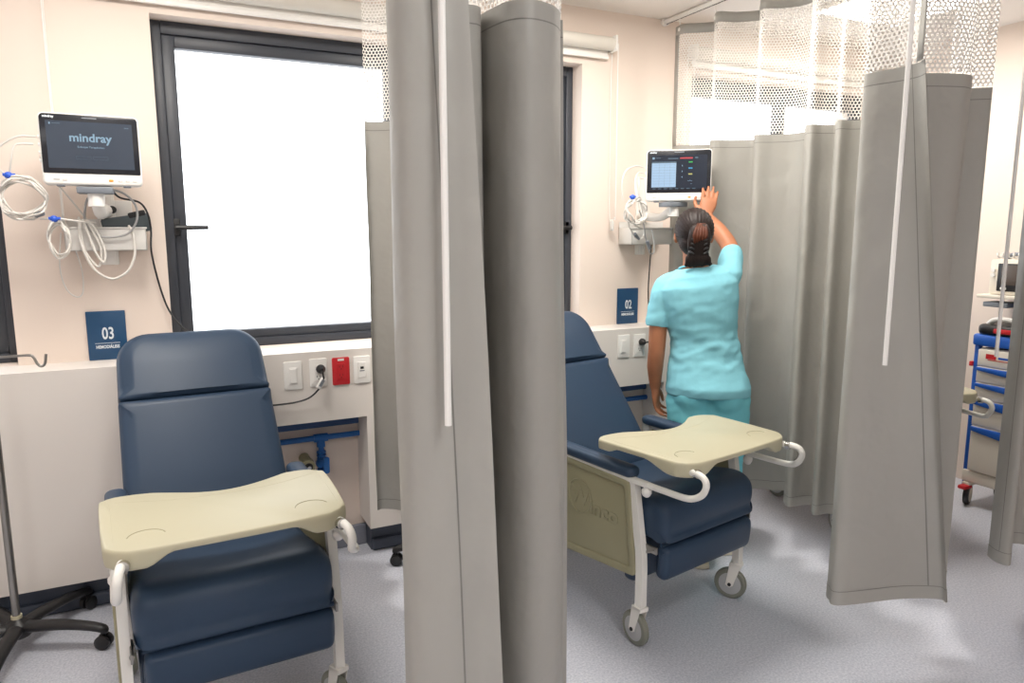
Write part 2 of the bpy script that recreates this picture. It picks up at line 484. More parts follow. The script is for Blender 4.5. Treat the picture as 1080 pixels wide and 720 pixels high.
ceiling_lamp(-.05, 2.2, 'square ceiling lamp above the recliner by sign 03', 15., WARM)
ceiling_lamp(.75, .0, 'square ceiling lamp above the aisle in the middle of the room', 7.5, COOL)
ceiling_lamp(-1.1, .0, 'square ceiling lamp above the aisle near the west wall', 9., COOL)
ceiling_lamp(.75, -1.4, 'square ceiling lamp near the south wall', 11., COOL)

# ------------------------------------------------------------------ cubicle curtains
def resample(path, step):
    """path of (x, y, hem_z, flare_x, flare_y) -> evenly spaced points with arc length"""
    P = [Vector(p) for p in path]; P5 = []
    n = 10
    pts = []
    for i in range(len(path) - 1):
        for k in range(n):
            t = k / n; q = []
            for c in range(5):
                p1, p2 = path[i][c], path[i + 1][c]
                p0 = path[i - 1][c] if i > 0 else 2 * p1 - p2
                p3 = path[i + 2][c] if i < len(path) - 2 else 2 * p2 - p1
                if c == 2: q.append(p1 + (p2 - p1) * t)
                else: q.append(.5 * (2 * p1 + (p2 - p0) * t + (2 * p0 - 5 * p1 + 4 * p2 - p3) * t * t + (3 * p1 - p0 - 3 * p2 + p3) * t ** 3))
            pts.append(q)
    pts.append(list(path[-1]))
    s = [0.]
    for a, b in zip(pts, pts[1:]): s.append(s[-1] + math.hypot(b[0] - a[0], b[1] - a[1]))
    out = []; N = max(2, int(s[-1] / step)); j = 0
    for i in range(N + 1):
        d = s[-1] * i / N
        while j < len(s) - 2 and s[j + 1] < d: j += 1
        t = (d - s[j]) / max(1e-9, s[j + 1] - s[j])
        out.append([a + (b - a) * t for a, b in zip(pts[j], pts[j + 1])] + [d])
    return out

def sheet(bm, S, z1f, z0f, rows, flare=True, off=0., sway=0., hem=False):
    uvl = bm.loops.layers.uv.new('UVMap'); grid = []
    for q in S:
        colv = []
        z1, z0 = z1f(q), z0f(q)
        for r in range(rows + 1):
            z = z1 + (z0 - z1) * r / rows
            f = max(0., min(1., (1.9 - z) / 1.62)) if flare else 0.
            wob = sway * noise.noise(Vector((q[5] * 3.1, z * 1.7, 4.2))) * min(1., max(0., (2.3 - z)))
            v = bm.verts.new((q[0] + q[3] * f + wob, q[1] + q[4] * f + wob * .6, z)); colv.append((v, q[5], z))
        grid.append(colv)
    for A, B in zip(grid, grid[1:]):
        for r in range(rows):
            vs = (A[r], B[r], B[r + 1], A[r + 1])
            f = bm.faces.new([v[0] for v in vs])
            for l, v in zip(f.loops, vs): l[uvl].uv = (v[1], v[2])
            if hem:
                for l, rr in zip(f.loops, (0, 0, 1, 1)): l[uvl].uv = (l[uvl].uv[0], 1. - .5 * (r + rr))

def bmobj_keep(name, bm, m, parent):
    me = bpy.data.meshes.new(name); bm.to_mesh(me); bm.free(); me.materials.append(m)
    me.polygons.foreach_set('use_smooth', [True] * len(me.polygons))
    return link(bpy.data.objects.new(name, me), parent)

def curtain(label, path, ztop, wand, lead_band=True, tail_band=True, zt=2.43, hooks=10):
    """path runs from the far end to the leading edge"""
    x0, y0 = path[-1][0], path[-1][1]
    t = thing('privacy_curtain', label, 'curtain', (0, 0, 0))
    path = [tuple(p) + (0,) * (5 - len(p)) for p in path]
    path = [(p[0], p[1], p[2] or .25, p[3], p[4]) for p in path]
    S = resample(path, .009); L = S[-1][5]
    fm = fabric_mat('curtain_vinyl', FAB_RGB, [ztop - .034, ], L - .062)
    bm = bmesh.new(); sheet(bm, S, lambda q: ztop, lambda q: q[2], 26, sway=.012)
    o = bmobj_keep('fabric_panel', bm, fm, t)
    sd = o.modifiers.new('thick', 'SOLIDIFY'); sd.thickness = .0016; sd.offset = 0; sd.use_rim = False
    # stitched hem turned up at the foot
    bm = bmesh.new(); sheet(bm, S, lambda q: q[2] + .045, lambda q: q[2] - .001, 2, sway=.012, hem=True)
    o = bmobj_keep('bottom_hem', bm, fabric_mat('curtain_hem_vinyl', FAB_RGB, [.955], None, .03), t)
    sd = o.modifiers.new('thick', 'SOLIDIFY'); sd.thickness = .0036; sd.offset = 0; sd.use_rim = False
    bm = bmesh.new(); sheet(bm, S, lambda q: zt - .02, lambda q: ztop + .004, 10, flare=False)
    bmobj_keep('mesh_header', bm, NET, t)
    bm = bmesh.new(); sheet(bm, S, lambda q: zt, lambda q: zt - .045, 1, flare=False)
    o = bmobj_keep('header_band', bm, fm, t); sd = o.modifiers.new('thick', 'SOLIDIFY'); sd.thickness = .003; sd.offset = 0
    for use, sel in ((lead_band, [q for q in S if q[5] > L - .04]), (tail_band, [q for q in S if q[5] < .04])):
        if use:
            bm = bmesh.new(); sheet(bm, sel, lambda q: zt - .044, lambda q: ztop + .0, 8, flare=False)
            o = bmobj_keep('side_band', bm, fm, t); sd = o.modifiers.new('thick', 'SOLIDIFY'); sd.thickness = .003; sd.offset = 0
    for k in range(hooks):
        q = S[int((len(S) - 1) * (k + .12) / hooks)]
        bm = bmesh.new(); tube(bm, [(q[0], q[1], zt - .02), (q[0] + .004, q[1], zt + .0), (q[0], q[1], zt + .03)], .0035, seg=8, smooth=3)
        lathe(bm, [(.004, -.003), (.009, -.003), (.009, .003), (.004, .003)], T(q[0], q[1], zt - .02) @ Matrix.Rotation(PI / 2, 4, 'Y'), seg=14)
        obj('hook', bm, WHITEP, t)
    if wand:
        wx, wy, wz, wx2, wy2 = wand
        w = obj('wand', TB([(wx2, wy2, 2.40), (wx, wy, wz)], .0058, seg=10), WHITEP, t)
        obj('wand_clip', TB([(wx2, wy2, 2.39), (wx2, wy2 + .01, 2.43), (wx2, wy2, 2.46)], .003, seg=6, smooth=3), WHITEP, w)
    return t

P1 = [(.762, 2.86), (.785, 2.868), (.835, 2.835), (.862, 2.795), (.868, 2.76), (.838, 2.725), (.842, 2.675), (.885, 2.63), (.80, 2.5), (.87, 2.36), (.78, 2.2), (.85, 2.06),
      (.76, 1.9), (.82, 1.75), (.75, 1.6), (.80, 1.46), (.779, 1.355, .25, .03), (.762, 1.347, .25, .03), (.748, 1.31, .25, .025), (.71, 1.272, .25, .02), (.66, 1.26, .25, .02), (.628, 1.285, .25, .02),
      (.617, 1.34, .25, .02), (.612, 1.43, .25, .02), (.60, 1.44, .25, .02), (.597, 1.36, .25, .02), (.58, 1.338, .25, .02), (.555, 1.335, .25, .02), (.50, 1.30), (.43, 1.27), (.375, 1.225),
      (.351, 1.165, .25, .005), (.357, 1.12, .25, .012), (.385, 1.10, .25, .045), (.42, 1.108, .25, .07), (.458, 1.10, .25, .075)]
curtain('grey privacy curtain bunched between the two recliners in front of the window', P1, 1.85, (.41, 1.075, 1.105, .41, 1.075), tail_band=False)
P2 = [(2.405, 3.03, .19), (2.40, 2.965, .19), (2.46, 2.92, .19), (2.515, 2.86, .19), (2.45, 2.80, .19), (2.415, 2.735, .19), (2.50, 2.70, .19), (2.575, 2.627, .19), (2.50, 2.56, .19), (2.455, 2.50, .19), (2.52, 2.46, .19), (2.575, 2.40, .19), (2.565, 2.31, .22), (2.47, 2.24, .22),
      (2.42, 2.17, .22), (2.48, 2.155, .22), (2.523, 2.12, .225), (2.46, 2.08, .225), (2.427, 2.035, .225), (2.48, 2.02, .23), (2.508, 1.985, .23), (2.44, 1.93, .235), (2.413, 1.88, .24), (2.52, 1.80, .25), (2.42, 1.70, .25), (2.50, 1.60, .25), (2.36, 1.50, .25),
      (2.312, 1.395, .25), (2.29, 1.395, .25), (2.238, 1.432, .26), (2.16, 1.43, .26, 0, .03), (2.125, 1.365, .27, .04, .05), (2.105, 1.325, .27, .05, .07), (2.05, 1.305, .27, .03, .08), (1.985, 1.322, .27, 0, .09), (1.93, 1.35, .26, 0, .08), (1.885, 1.40, .265, 0, .06), (1.835, 1.44, .28, 0, .03),
      (1.800, 1.435, .285), (1.798, 1.395, .285), (1.80, 1.335, .288, .20, .0), (1.79, 1.28, .29, .31, 0), (1.766, 1.243, .29, .335, .01)]
curtain('long grey privacy curtain with white netting top beside the person in scrubs', P2, 1.85, (1.64, 1.19, 1.083, 1.64, 1.19))
P3 = [(4.02, 1.40), (3.9, 1.45), (3.78, 1.38), (3.66, 1.46), (3.54, 1.38), (3.42, 1.46), (3.30, 1.38), (3.18, 1.45), (3.06, 1.37), (2.97, 1.44), (2.90, 1.41), (2.83, 1.465), (2.77, 1.465), (2.70, 1.415), (2.65, 1.375), (2.622, 1.372), (2.622, 1.41), (2.65, 1.452)]
curtain('dark grey privacy curtain cut off by the right edge of the photo', [p + (.25,) for p in P3], 1.85, (2.52, 1.42, 1.0, 2.52, 1.42), tail_band=False)

def track(label, pts):
    bm = bmesh.new()
    P = catmull(pts, 6)
    for dx in (0,):
        tube(bm, P, .016, seg=4)
    for v in bm.verts: pass
    o = obj('curtain_track', bm, WHITEP, smooth=False)
    bm = bmesh.new(); cyl(bm, (pts[0][0], pts[0][1] + .012, pts[0][2]), (pts[0][0], pts[0][1] - .01, pts[0][2]), .02)
    obj('end_cap', bm, WHITEP, o)
    bm = bmesh.new(); tube(bm, [p - Vector((0, 0, .0125)) for p in P], .0035, seg=4); obj('slot', bm, BLACKP, o, smooth=False)
    tag(o, label, 'curtain rail')
ZT = ZC - .013
track('white ceiling track carrying the netting topped curtain beside sign 02', [(2.405, 3.115, ZT), (2.405, 2.6, ZT), (2.405, 2.0, ZT), (2.405, 1.62, ZT), (2.34, 1.43, ZT), (2.17, 1.35, ZT), (1.9, 1.33, ZT), (1.3, 1.33, ZT)])
track('white ceiling track carrying the curtain bunched between the recliners', [(.81, 3.115, ZT), (.81, 2.6, ZT), (.81, 2.0, ZT), (.81, 1.62, ZT), (.76, 1.40, ZT), (.6, 1.25, ZT), (.4, 1.2, ZT), (-.8, 1.2, ZT)])
track('white ceiling track carrying the dark curtain at the right edge', [(2.46, 1.42, ZT), (2.9, 1.42, ZT), (3.5, 1.42, ZT), (4.07, 1.42, ZT)])
# ------------------------------------------------------------------ recliners
def make_recliner(label, loc, rz):
    t = thing('recliner', label, 'recliner', loc, rz, 'hospital recliners')
    R90x = Matrix.Rotation(PI / 2, 4, 'Z')
    # side frames: legs with casters, panels, rails
    for s in (-1, 1):
        x = s * .272
        bm = bmesh.new(); sqbar(bm, [(x, .0, .135), (x, .0, .29), (x, .004, .35), (x, .045, .592)], .026, .03)
        lg = obj('leg', bm, WHITE, t, ang=30)
        caster(lg, x, 0.0, 14 * s + 8)
        bm = bmesh.new(); sqbar(bm, [(x, .50, .135), (x, .50, .24), (x, .47, .60)], .026, .03)
        lg = obj('leg', bm, WHITE, t, ang=30)
        caster(lg, x, .50, 20)
        # moulded side panel: thick rim round a sunk field
        out = [(.012, .258), (.50, .225), (.475, .598), (.05, .588)]
        o2 = rounded_poly(out, .02); inn = inset_poly(o2, .028)
        bm = bmesh.new()
        F = lambda a, b, h: (s * (.277 + h), a, b)
        slab(bm, o2, 0, .006, .002, 2, fmap=F)
        frame_rim(bm, o2, inn, .0, .016, F)
        pn = obj('side_panel', bm, PANEL, t, ang=40)
        # raised maker's mark: a ring round a large W, the word running on from it
        bm = bmesh.new(); C0 = (.30, .46)
        ring = [(s * (.2842), C0[0] + .058 * math.cos(a), C0[1] + .062 * math.sin(a)) for a in [2 * PI * k / 36 for k in range(36)]]
        tube(bm, ring, .0038, seg=6, closed=True)
        obj('emblem_ring', bm, PANEL, pn)
        B = Matrix(((0, 0, s, s * .2825), (-s * -1 if s > 0 else -1, 0, 0, 0), (0, 1, 0, 0), (0, 0, 0, 1)))
        def side_text(nm, st, a, b, size, sx):
            M = T(s * .2825, a, b) @ Matrix(((0, 0, s, 0), (s, 0, 0, 0), (0, 1, 0, 0), (0, 0, 0, 1)))
            text(nm, st, size, M, PANEL, pn, extr=.0032, sx=sx, bold=.002)
        side_text('emblem_letter', 'W', .30, .46, .095, 1.05)
        side_text('emblem_word', 'inco', .30 + s * .125, .435, .075, 1.15)
        # rail carrying the tray, with its clamp knob
        bm = bmesh.new(); box(bm, (s * .279 - .011, -.03, .584), (s * .279 + .011, .48, .602), .003)
        rl = obj('arm_rail', bm, WHITE, t)
        bm = bmesh.new(); lathe(bm, [(.006, -.03), (.012, -.026), (.017, -.016), (.017, -.004), (.010, .0), (.010, .012)], T(s * .279, -.02, .580), seg=8)
        obj('clamp_knob', bm, WHITEP, rl, ang=60)
        # padded armrest
        bm = bmesh.new()
        slab(bm, densify(rrect(.062, .46, (.028, .028, .028, .028), 6)), 0, .036, .015, 4, puff=.005,
             fmap=lambda a, b, h: (s * .270 + a, .265 + b, .598 + h + .02 * max(0, b + .1)))
        obj('armrest', bm, NAVY, t, ang=60)
    # cushions
    sp = [(-.062, .385), (-.076, .42), (-.083, .465), (-.074, .505), (-.045, .53), (.0, .537), (.08, .525), (.2, .50), (.34, .478), (.44, .47), (.44, .40), (.2, .385)]
    bm = bmesh.new()
    slab(bm, densify(smooth_closed(sp), .02), -.25, .25, .038, 5, puff=.006, puff_low=.006, fmap=lambda a, b, h: (h, a, b + .008 * (1 - (h / .25) ** 2)))
    obj('seat', bm, NAVY, t, ang=60)
    fp = [(-.030, .372), (-.066, .365), (-.078, .345), (-.076, .29), (-.066, .258), (-.045, .248), (-.02, .262), (-.016, .32)]
    bm = bmesh.new(); slab(bm, densify(smooth_closed(fp), .015), -.232, .248, .022, 4, puff=.003, puff_low=.003, fmap=lambda a, b, h: (h, a, b))
    ft = obj('footrest', bm, NAVY, t, ang=60)
    bm = bmesh.new(); slab(bm, densify(rrect(.40, .175, .03, 5), .02), 0, .045, .014, 3, fmap=lambda a, b, h: (a - .045, .07 + h - .12 * (b + .0875), .282 + b))
    obj('lower_pad', bm, NAVY, ft, ang=60)
    bm = bmesh.new(); tube(bm, [(-.235, -.052, .379), (.25, -.052, .379)], .007, seg=8); obj('footrest_piping', bm, NAVY, ft)
    for s in (-1, 1):
        bm = bmesh.new(); box(bm, (s * .258 - .004, -.055, .352), (s * .258 + .004, .03, .378), .002); tube(bm, [(s * .258, -.045, .365), (s * .262, .10, .30)], .006, seg=8)
        obj('hinge_plate', bm, STEEL, ft)
    # reclined back: a line from (.405, .49) up to (.86, 1.08)
    base = Vector((0, .395, .47)); d = Vector((0, .455, .60)).normalized(); nrm = Vector((0, -d.z, d.y))
    L = .755
    def BF(a, b, h): p = base + d * b + nrm * h; return (p.x + a, p.y, p.z)
    bm = bmesh.new()
    o = rrect(.505, .50, (.05, .012, .012, .05), 6, 0, .25, taper=.03)
    slab(bm, densify(o, .025), -.10, .0, .030, 5, puff=.012, fmap=BF, keep=1, rimf=lambda a, b: .16 if b > .47 else 1.)
    obj('backrest', bm, NAVY, t, ang=60)
    bm = bmesh.new()
    o = rrect(.488, .262, (.012, .105, .105, .012), 8, 0, 0.50 + .131 + .0015, taper=.03)
    slab(bm, densify(o, .02), -.10, .002, .034, 5, puff=.014, fmap=BF, keep=-1, rimf=lambda a, b: .16 if b < .525 else 1.)
    obj('headrest', bm, NAVY, t, ang=60)
    bm = bmesh.new()
    for b0 in (.08, .42): tube(bm, [BF(-.2, b0, -.105), BF(.2, b0, -.105)], .011, seg=8)
    for a0 in (-.18, .18): tube(bm, [BF(a0, .02, -.105), BF(a0, .46, -.105)], .011, seg=8)
    obj('back_frame', bm, WHITE, t)
    bm = bmesh.new()
    for y in (.12, .44): tube(bm, [(-.272, y, .30), (.272, y, .30)], .011, seg=8)
    for s in (-1, 1): tube(bm, [(s * .2, .06, .36), (s * .2, .44, .36)], .011, seg=8); box(bm, (s * .2 - .01, .1, .355), (s * .2 + .01, .14, .39)); box(bm, (s * .2 - .01, .1, .295), (s * .2 + .01, .14, .36))
    obj('under_frame', bm, WHITE, t)
    # tray
    cut = [(-.175, .193), (-.12, .165), (-.06, .135), (0, .122), (.06, .130), (.12, .155), (.175, .185)]
    pts = [(-.299, -.115), (-.288, -.162), (-.258, -.190), (-.21, -.201), (0, -.204), (.18, -.201), (.228, -.190), (.259, -.162), (.273, -.115), (.288, .12), (.278, .155), (.245, .182), (.215, .188), (.195, .187)] + cut[::-1] + [(-.195, .198), (-.225, .204), (-.275, .204), (-.302, .185), (-.308, .15)]
    bm = bmesh.new()
    def ss(x, a, b): t = max(0., min(1., (x - a) / (b - a))); return t * t * (3 - 2 * t)
    def th(a, b):       # the tray is thin in the middle of its front and deep at the corners
        return .019 + .030 * ss(abs(a + .013), .135, .20) * ss(-b, .02, .13) + .016 * ss(abs(a + .013), .24, .27) * ss(b, .09, .14)
    slab(bm, densify(smooth_closed(pts, 3), .012), .686, .707, .006, 3, puff_low=.0002, fmap=lambda a, b, h: (a, b, .707 - (.707 - h) / .021 * th(a, b)))
    tr = obj('tray', bm, CREAM, t, ang=40)
    for s in (-1, 1):
        bm = bmesh.new(); ccx = -.205 if s < 0 else .185
        tube(bm, [(ccx + .042 * math.cos(a), -.125 + .042 * math.sin(a), .7068) for a in [PI * (.06 + .88 * k / 18) for k in range(19)]], .0015, seg=6)
        obj('cup_shade_arc', bm, PANEL, tr)  # tan half arc paints the shading along the edge of the cup recess
        hx = -.268 if s < 0 else .25
        bm = bmesh.new()
        tube(bm, [(hx + s * -.012, -.165, .673), (hx - s * .006, -.205, .678), (hx, -.240, .672), (hx + s * .004, -.252, .650), (hx + s * .006, -.236, .618), (s * .278, -.19, .596), (s * .279, -.10, .593), (s * .279, -.02, .593)], .0108, seg=12, smooth=5)
        h = obj('handle', bm, WHITE, tr)
        bm = bmesh.new(); cyl(bm, (hx - s * .012, -.198, .675), (hx - s * .009, -.212, .677), .0145); obj('collar', bm, CHROME, h)
    bm = bmesh.new(); tube(bm, [(-.27, .155, .7063), (-.10, .098, .7063), (.10, .09, .7063), (.25, .135, .7063)], .0013, seg=6, smooth=5); tube(bm, [(-.283, .15, .7063), (-.276, -.12, .7063)], .0013, seg=6)
    tube(bm, [(.268, .13, .7063), (.254, -.12, .7063)], .0013, seg=6); obj('rim_line', bm, CREAM, tr)
    return t

def caster(leg, x, y, yaw):
    M = T(x, y, 0) @ Matrix.Rotation(math.radians(yaw), 4, 'Z')
    W = M @ T(0, .022, .062) @ Matrix.Rotation(PI / 2, 4, 'Y')
    bm = bmesh.new(); lathe(bm, [(.046, -.012), (.056, -.0115), (.0612, -.007), (.062, 0), (.0612, .007), (.056, .0115), (.046, .012)], W, seg=36)
    obj('tyre', bm, TYRE, leg)
    bm = bmesh.new(); lathe(bm, [(.010, -.016), (.016, -.0135), (.040, -.0125), (.050, -.011), (.050, .011), (.040, .0125), (.016, .0135), (.010, .016)], W, seg=28)
    obj('hub', bm, HUB, leg)
    bm = bmesh.new()
    for s in (-1, 1):
        o = [(-.020, .150), (.024, .150), (.038, .058), (.022, .049), (.008, .058)]
        slab(bm, densify(o, .02), 0, .003, .001, 1, fmap=lambda a, b, h, s=s: tuple(M @ Vector((s * (.0165 + h), a, b))))
    box(bm, (-.0195, -.021, .136), (.0195, .025, .152), .003, M=M)
    obj('caster_fork', bm, WHITE, leg, ang=30)
    bm = bmesh.new(); cyl(bm, M @ Vector((-.0225, .022, .062)), M @ Vector((.0225, .022, .062)), .007); obj('axle', bm, BLACKP, leg)

def smooth_closed(pts, n=4):
    return [(p.x, p.y) for p in catmull([(a, b, 0) for a, b in pts], n, True)]

def rounded_poly(pts, r, n=5):
    out = []; N = len(pts)
    for i in range(N):
        p = Vector(pts[i]); a = (Vector(pts[i - 1]) - p).normalized(); b = (Vector(pts[(i + 1) % N]) - p).normalized()
        for k in range(n + 1):
            t = k / n; q = (p + a * r) * (1 - t) ** 2 + p * 2 * t * (1 - t) + (p + b * r) * t * t
            out.append((q.x, q.y))
    return out

def inset_poly(o, d):
    if area2(o) < 0: o = o[::-1]
    N = len(o); P = [Vector(p) for p in o]; out = []
    c = sum(P, Vector((0, 0))) / N
    xs = [p.x for p in P]; ys = [p.y for p in P]; w = max(xs) - min(xs); h = max(ys) - min(ys)
    return [((p.x - c.x) * (1 - 2 * d / w) + c.x, (p.y - c.y) * (1 - 2 * d / h) + c.y) for p in P]

def frame_rim(bm, o, i, h0, h1, F):
    if area2(o) < 0: o = o[::-1]
    N = len(o); c = [((a[0] + b[0]) / 2, (a[1] + b[1]) / 2) for a, b in zip(o, i)]
    def mixp(t): return [(a[0] + (b[0] - a[0]) * t, a[1] + (b[1] - a[1]) * t) for a, b in zip(o, i)]
    prof = [(0, h0), (0, h1 - .004), (.12, h1 - .001), (.25, h1), (.7, h1), (.88, h1 - .003), (1., h0 + .004), (1., h0)]
    rings = [[bm.verts.new(F(p[0], p[1], h)) for p in mixp(t)] for t, h in prof]
    rings.append(rings[0])
    for A, B in zip(rings, rings[1:]):
        for k in range(N): bm.faces.new((A[k], A[(k + 1) % N], B[(k + 1) % N], B[k]))

make_recliner('navy vinyl recliner with cream tray below sign 03, in front of the window', (.127, 1.965, 0), math.radians(3))
make_recliner('navy vinyl recliner with cream tray and embossed side panel, beside the person in scrubs', (1.669, 1.914, 0), math.radians(11))
make_recliner('recliner mostly hidden behind the netting topped curtain, one cream tray corner beside the cart', (3.066, 2.134, 0), math.radians(-15))

# ------------------------------------------------------------------ signs
def sign(x, y, num, label):
    t = thing('bed_sign', label, 'sign', (x, y, ZS), 0)
    bm = bmesh.new(); slab(bm, rrect(.132, .188, .003, 3, 0, .094), 0, .006, .0015, 2, fmap=lambda a, b, h: (a, -h, b))
    obj('plate', bm, SIGN, t)
    M = lambda x, z: T(x, -.0064, z) @ RX90
    text('number', num, .064, M(.004, .100), SIGNT, t, sx=.66, bold=.0012)
    obj('rule', BX((-.042, -.0068, .064), (.042, -.006, .0655)), SIGNT, t, smooth=False)
    text('lettering', 'HEMODI\u00c1LISIS', .0165, M(.0, .050), SIGNT, t, sx=.75, bold=.0006)
sign(-.197, 3.128, '03', 'blue sign numbered 03 standing on the ledge behind the left recliner')
sign(2.215, 3.128, '02', 'blue sign numbered 02 standing on the ledge beside the person in scrubs')

# ------------------------------------------------------------------ wall plates on the ledge front
def plate(x, z, kind, label, group=None):
    t = thing('socket' if kind != 'switch' else 'light_switch', label, 'socket' if kind != 'switch' else 'switch', (x, YL, z), 0, group)
    m = RED if kind == 'red' else WHITEP
    bm = bmesh.new(); slab(bm, rrect(.072, .116, .006, 4), 0, .006, .0025, 3, fmap=lambda a, b, h: (a, -h, b)); obj('cover_plate', bm, m, t)
    bm = bmesh.new(); slab(bm, rrect(.034, .067, .002, 2), .005, .008, .001, 1, fmap=lambda a, b, h: (a, -h, b))
    if kind == 'switch':
        f = obj('switch_frame', bm, WHITEP, t)
        bm = bmesh.new(); slab(bm, rrect(.026, .058, .002, 2), .006, .010, .001, 1, fmap=lambda a, b, h: (a, -h - .07 * max(0, -b) * .9, b)); obj('rocker', bm, WHITEP, f)
    elif kind == 'data':
        f = obj('data_insert', bm, WHITEP, t)
        obj('jack', BX((-.007, -.0095, .004), (.007, -.007, .014), .001), BLACKP, f); obj('label_strip', BX((-.010, -.0087, -.006), (.010, -.0078, -.002)), GREYP, f)
    else:
        f = obj('outlet_face', bm, m, t)
        for zz in (.018, -.018):
            bm = bmesh.new()
            box(bm, (-.0075, -.0088, zz - .002), (-.0055, -.0075, zz + .007)); box(bm, (.0055, -.0088, zz - .002), (.0075, -.0075, zz + .007)); cyl(bm, (0, -.0075, zz - .008), (0, -.0088, zz - .008), .0025, 10)
            obj('outlet_slots', bm, BLACKP if kind != 'red' else mat('dark_red', (110, 14, 22)), f, smooth=False)
        if kind == 'red': obj('label_strip', BX((-.013, -.0070, .044), (.013, -.0058, .053)), WHITEP, t, smooth=False)
    return t
plate(.457, .846, 'switch', 'white rocker switch on the ledge, leftmost plate beside the left recliner')
plate(.558, .850, 'outlet', 'white socket with a black plug and tagged lead beside the red socket')
plate(.651, .848, 'red', 'red emergency socket on the ledge below the window')
plate(.739, .847, 'data', 'white data plate on the ledge between the red socket and the curtain')
plate(2.072, .850, 'switch', 'white rocker switch on the ledge below sign 02')
plate(2.168, .848, 'outlet', 'white socket with a black plug on the ledge by the person in scrubs')

def plug(x, z, pts, label, tagp=None):
    t = thing('power_lead', label, 'power cord', (x, YL, z))
    bm = bmesh.new(); lathe(bm, [(.017, 0), (.019, .004), (.018, .014), (.012, .022), (.007, .032)], Matrix.Rotation(PI / 2, 4, 'X') @ T(0, 0, .0085), seg=18)
    obj('plug_head', bm, BLACKP, t)
    obj('cord', TB([(0, -.036, 0)] + pts, .0036, seg=8, smooth=6), BLACKP, t)
    if tagp:
        bm = bmesh.new(); M = T(*tagp) @ Matrix.Rotation(math.radians(33), 4, 'Y'); box(bm, (-.011, -.006, -.024), (.011, .006, .024), .003, M=M)
        tg = obj('cord_tag', bm, WHITEP, t); bm = bmesh.new(); box(bm, (-.006, -.0068, -.014), (.006, -.0055, .016), M=M); obj('tag_window', bm, GREYP, tg)
plug(.566, .866, [(.003, -.045, -.02), (.004, -.04, -.04), (-.012, -.035, -.075), (-.05, -.03, -.11), (-.10, -.025, -.125), (-.17, -.02, -.13), (-.24, -.02, -.128)], 'black power lead plugged in beside the red socket, running behind the recliner', (-.004, -.037, -.055))
plug(2.176, .866, [(.03, -.04, .0), (.06, -.03, -.03), (.08, -.03, -.15), (.09, -.03, -.3)], 'short black power lead plugged into the socket by the person in scrubs')

# ------------------------------------------------------------------ pipes in the niches
def pipes(x0, x1, tee, label, drain):
    zz = .53; y = 3.10
    t = thing('water_pipe', label, 'pipe', (x0, y, zz))
    obj('pipe', TB([(0, 0, 0), (x1 - x0, 0, 0)], .0125, seg=14), BLUEPIPE, t)
    if tee is not None:
        tx = tee - x0
        bm = bmesh.new(); cyl(bm, (tx - .03, 0, 0), (tx + .03, 0, 0), .018, 16); cyl(bm, (tx, 0, 0), (tx, 0, -.04), .018, 16); obj('tee', bm, BLUEPIPE, t)
        bm = bmesh.new(); cyl(bm, (tx, 0, -.035), (tx, 0, -.19), .0125, 14)
        for z1 in (-.06, -.075, -.09): cyl(bm, (tx, 0, z1), (tx, 0, z1 - .009), .02, 8)
        sphere(bm, (tx, 0, -.115), (.026, .026, .024), 16); cyl(bm, (tx, 0, -.14), (tx, 0, -.165), .021, 8); obj('valve_body', bm, BLUEPIPE, t)
        bm = bmesh.new(); slab(bm, rrect(.026, .075, .010, 4), 0, .008, .003, 2, fmap=lambda a, b, h: (tx + a + .012, -.04 - h, -.115 + b)); cyl(bm, (tx + .012, -.02, -.115), (tx + .012, -.042, -.115), .007, 10); obj('valve_handle', bm, BLUEPIPE, t)
    obj('top_strip', BX((0, .0, .045), (x1 - x0, .028, .08), .003), mat('blue_strip', (36, 72, 120)), t, smooth=False)
    if drain is not None:
        d = thing('drain_coupling', 'beige drain coupling poking from the niche beside the blue valve', 'pipe', (drain, 3.128, .44))
        bm = bmesh.new(); cyl(bm, (0, 0, 0), (0, -.10, -.01), .023, 18); cyl(bm, (0, -.07, -.007), (0, -.105, -.0105), .029, 18); obj('coupling', bm, PANEL, d)
        bm = bmesh.new(); cyl(bm, (0, -.104, -.0105), (0, -.1075, -.011), .018, 16); obj('bore', bm, BLACKP, d)
        bm = bmesh.new(); cyl(bm, (0, -.103, -.01), (0, -.120, -.012), .009, 12); obj('core', bm, CHROME, d)
pipes(-.015, .755, .585, 'blue water pipe with a tee and valve in the niche beside the left recliner', .515)
pipes(1.55, 2.335, 1.9, 'blue water pipe in the niche behind the recliner at sign 02', None)

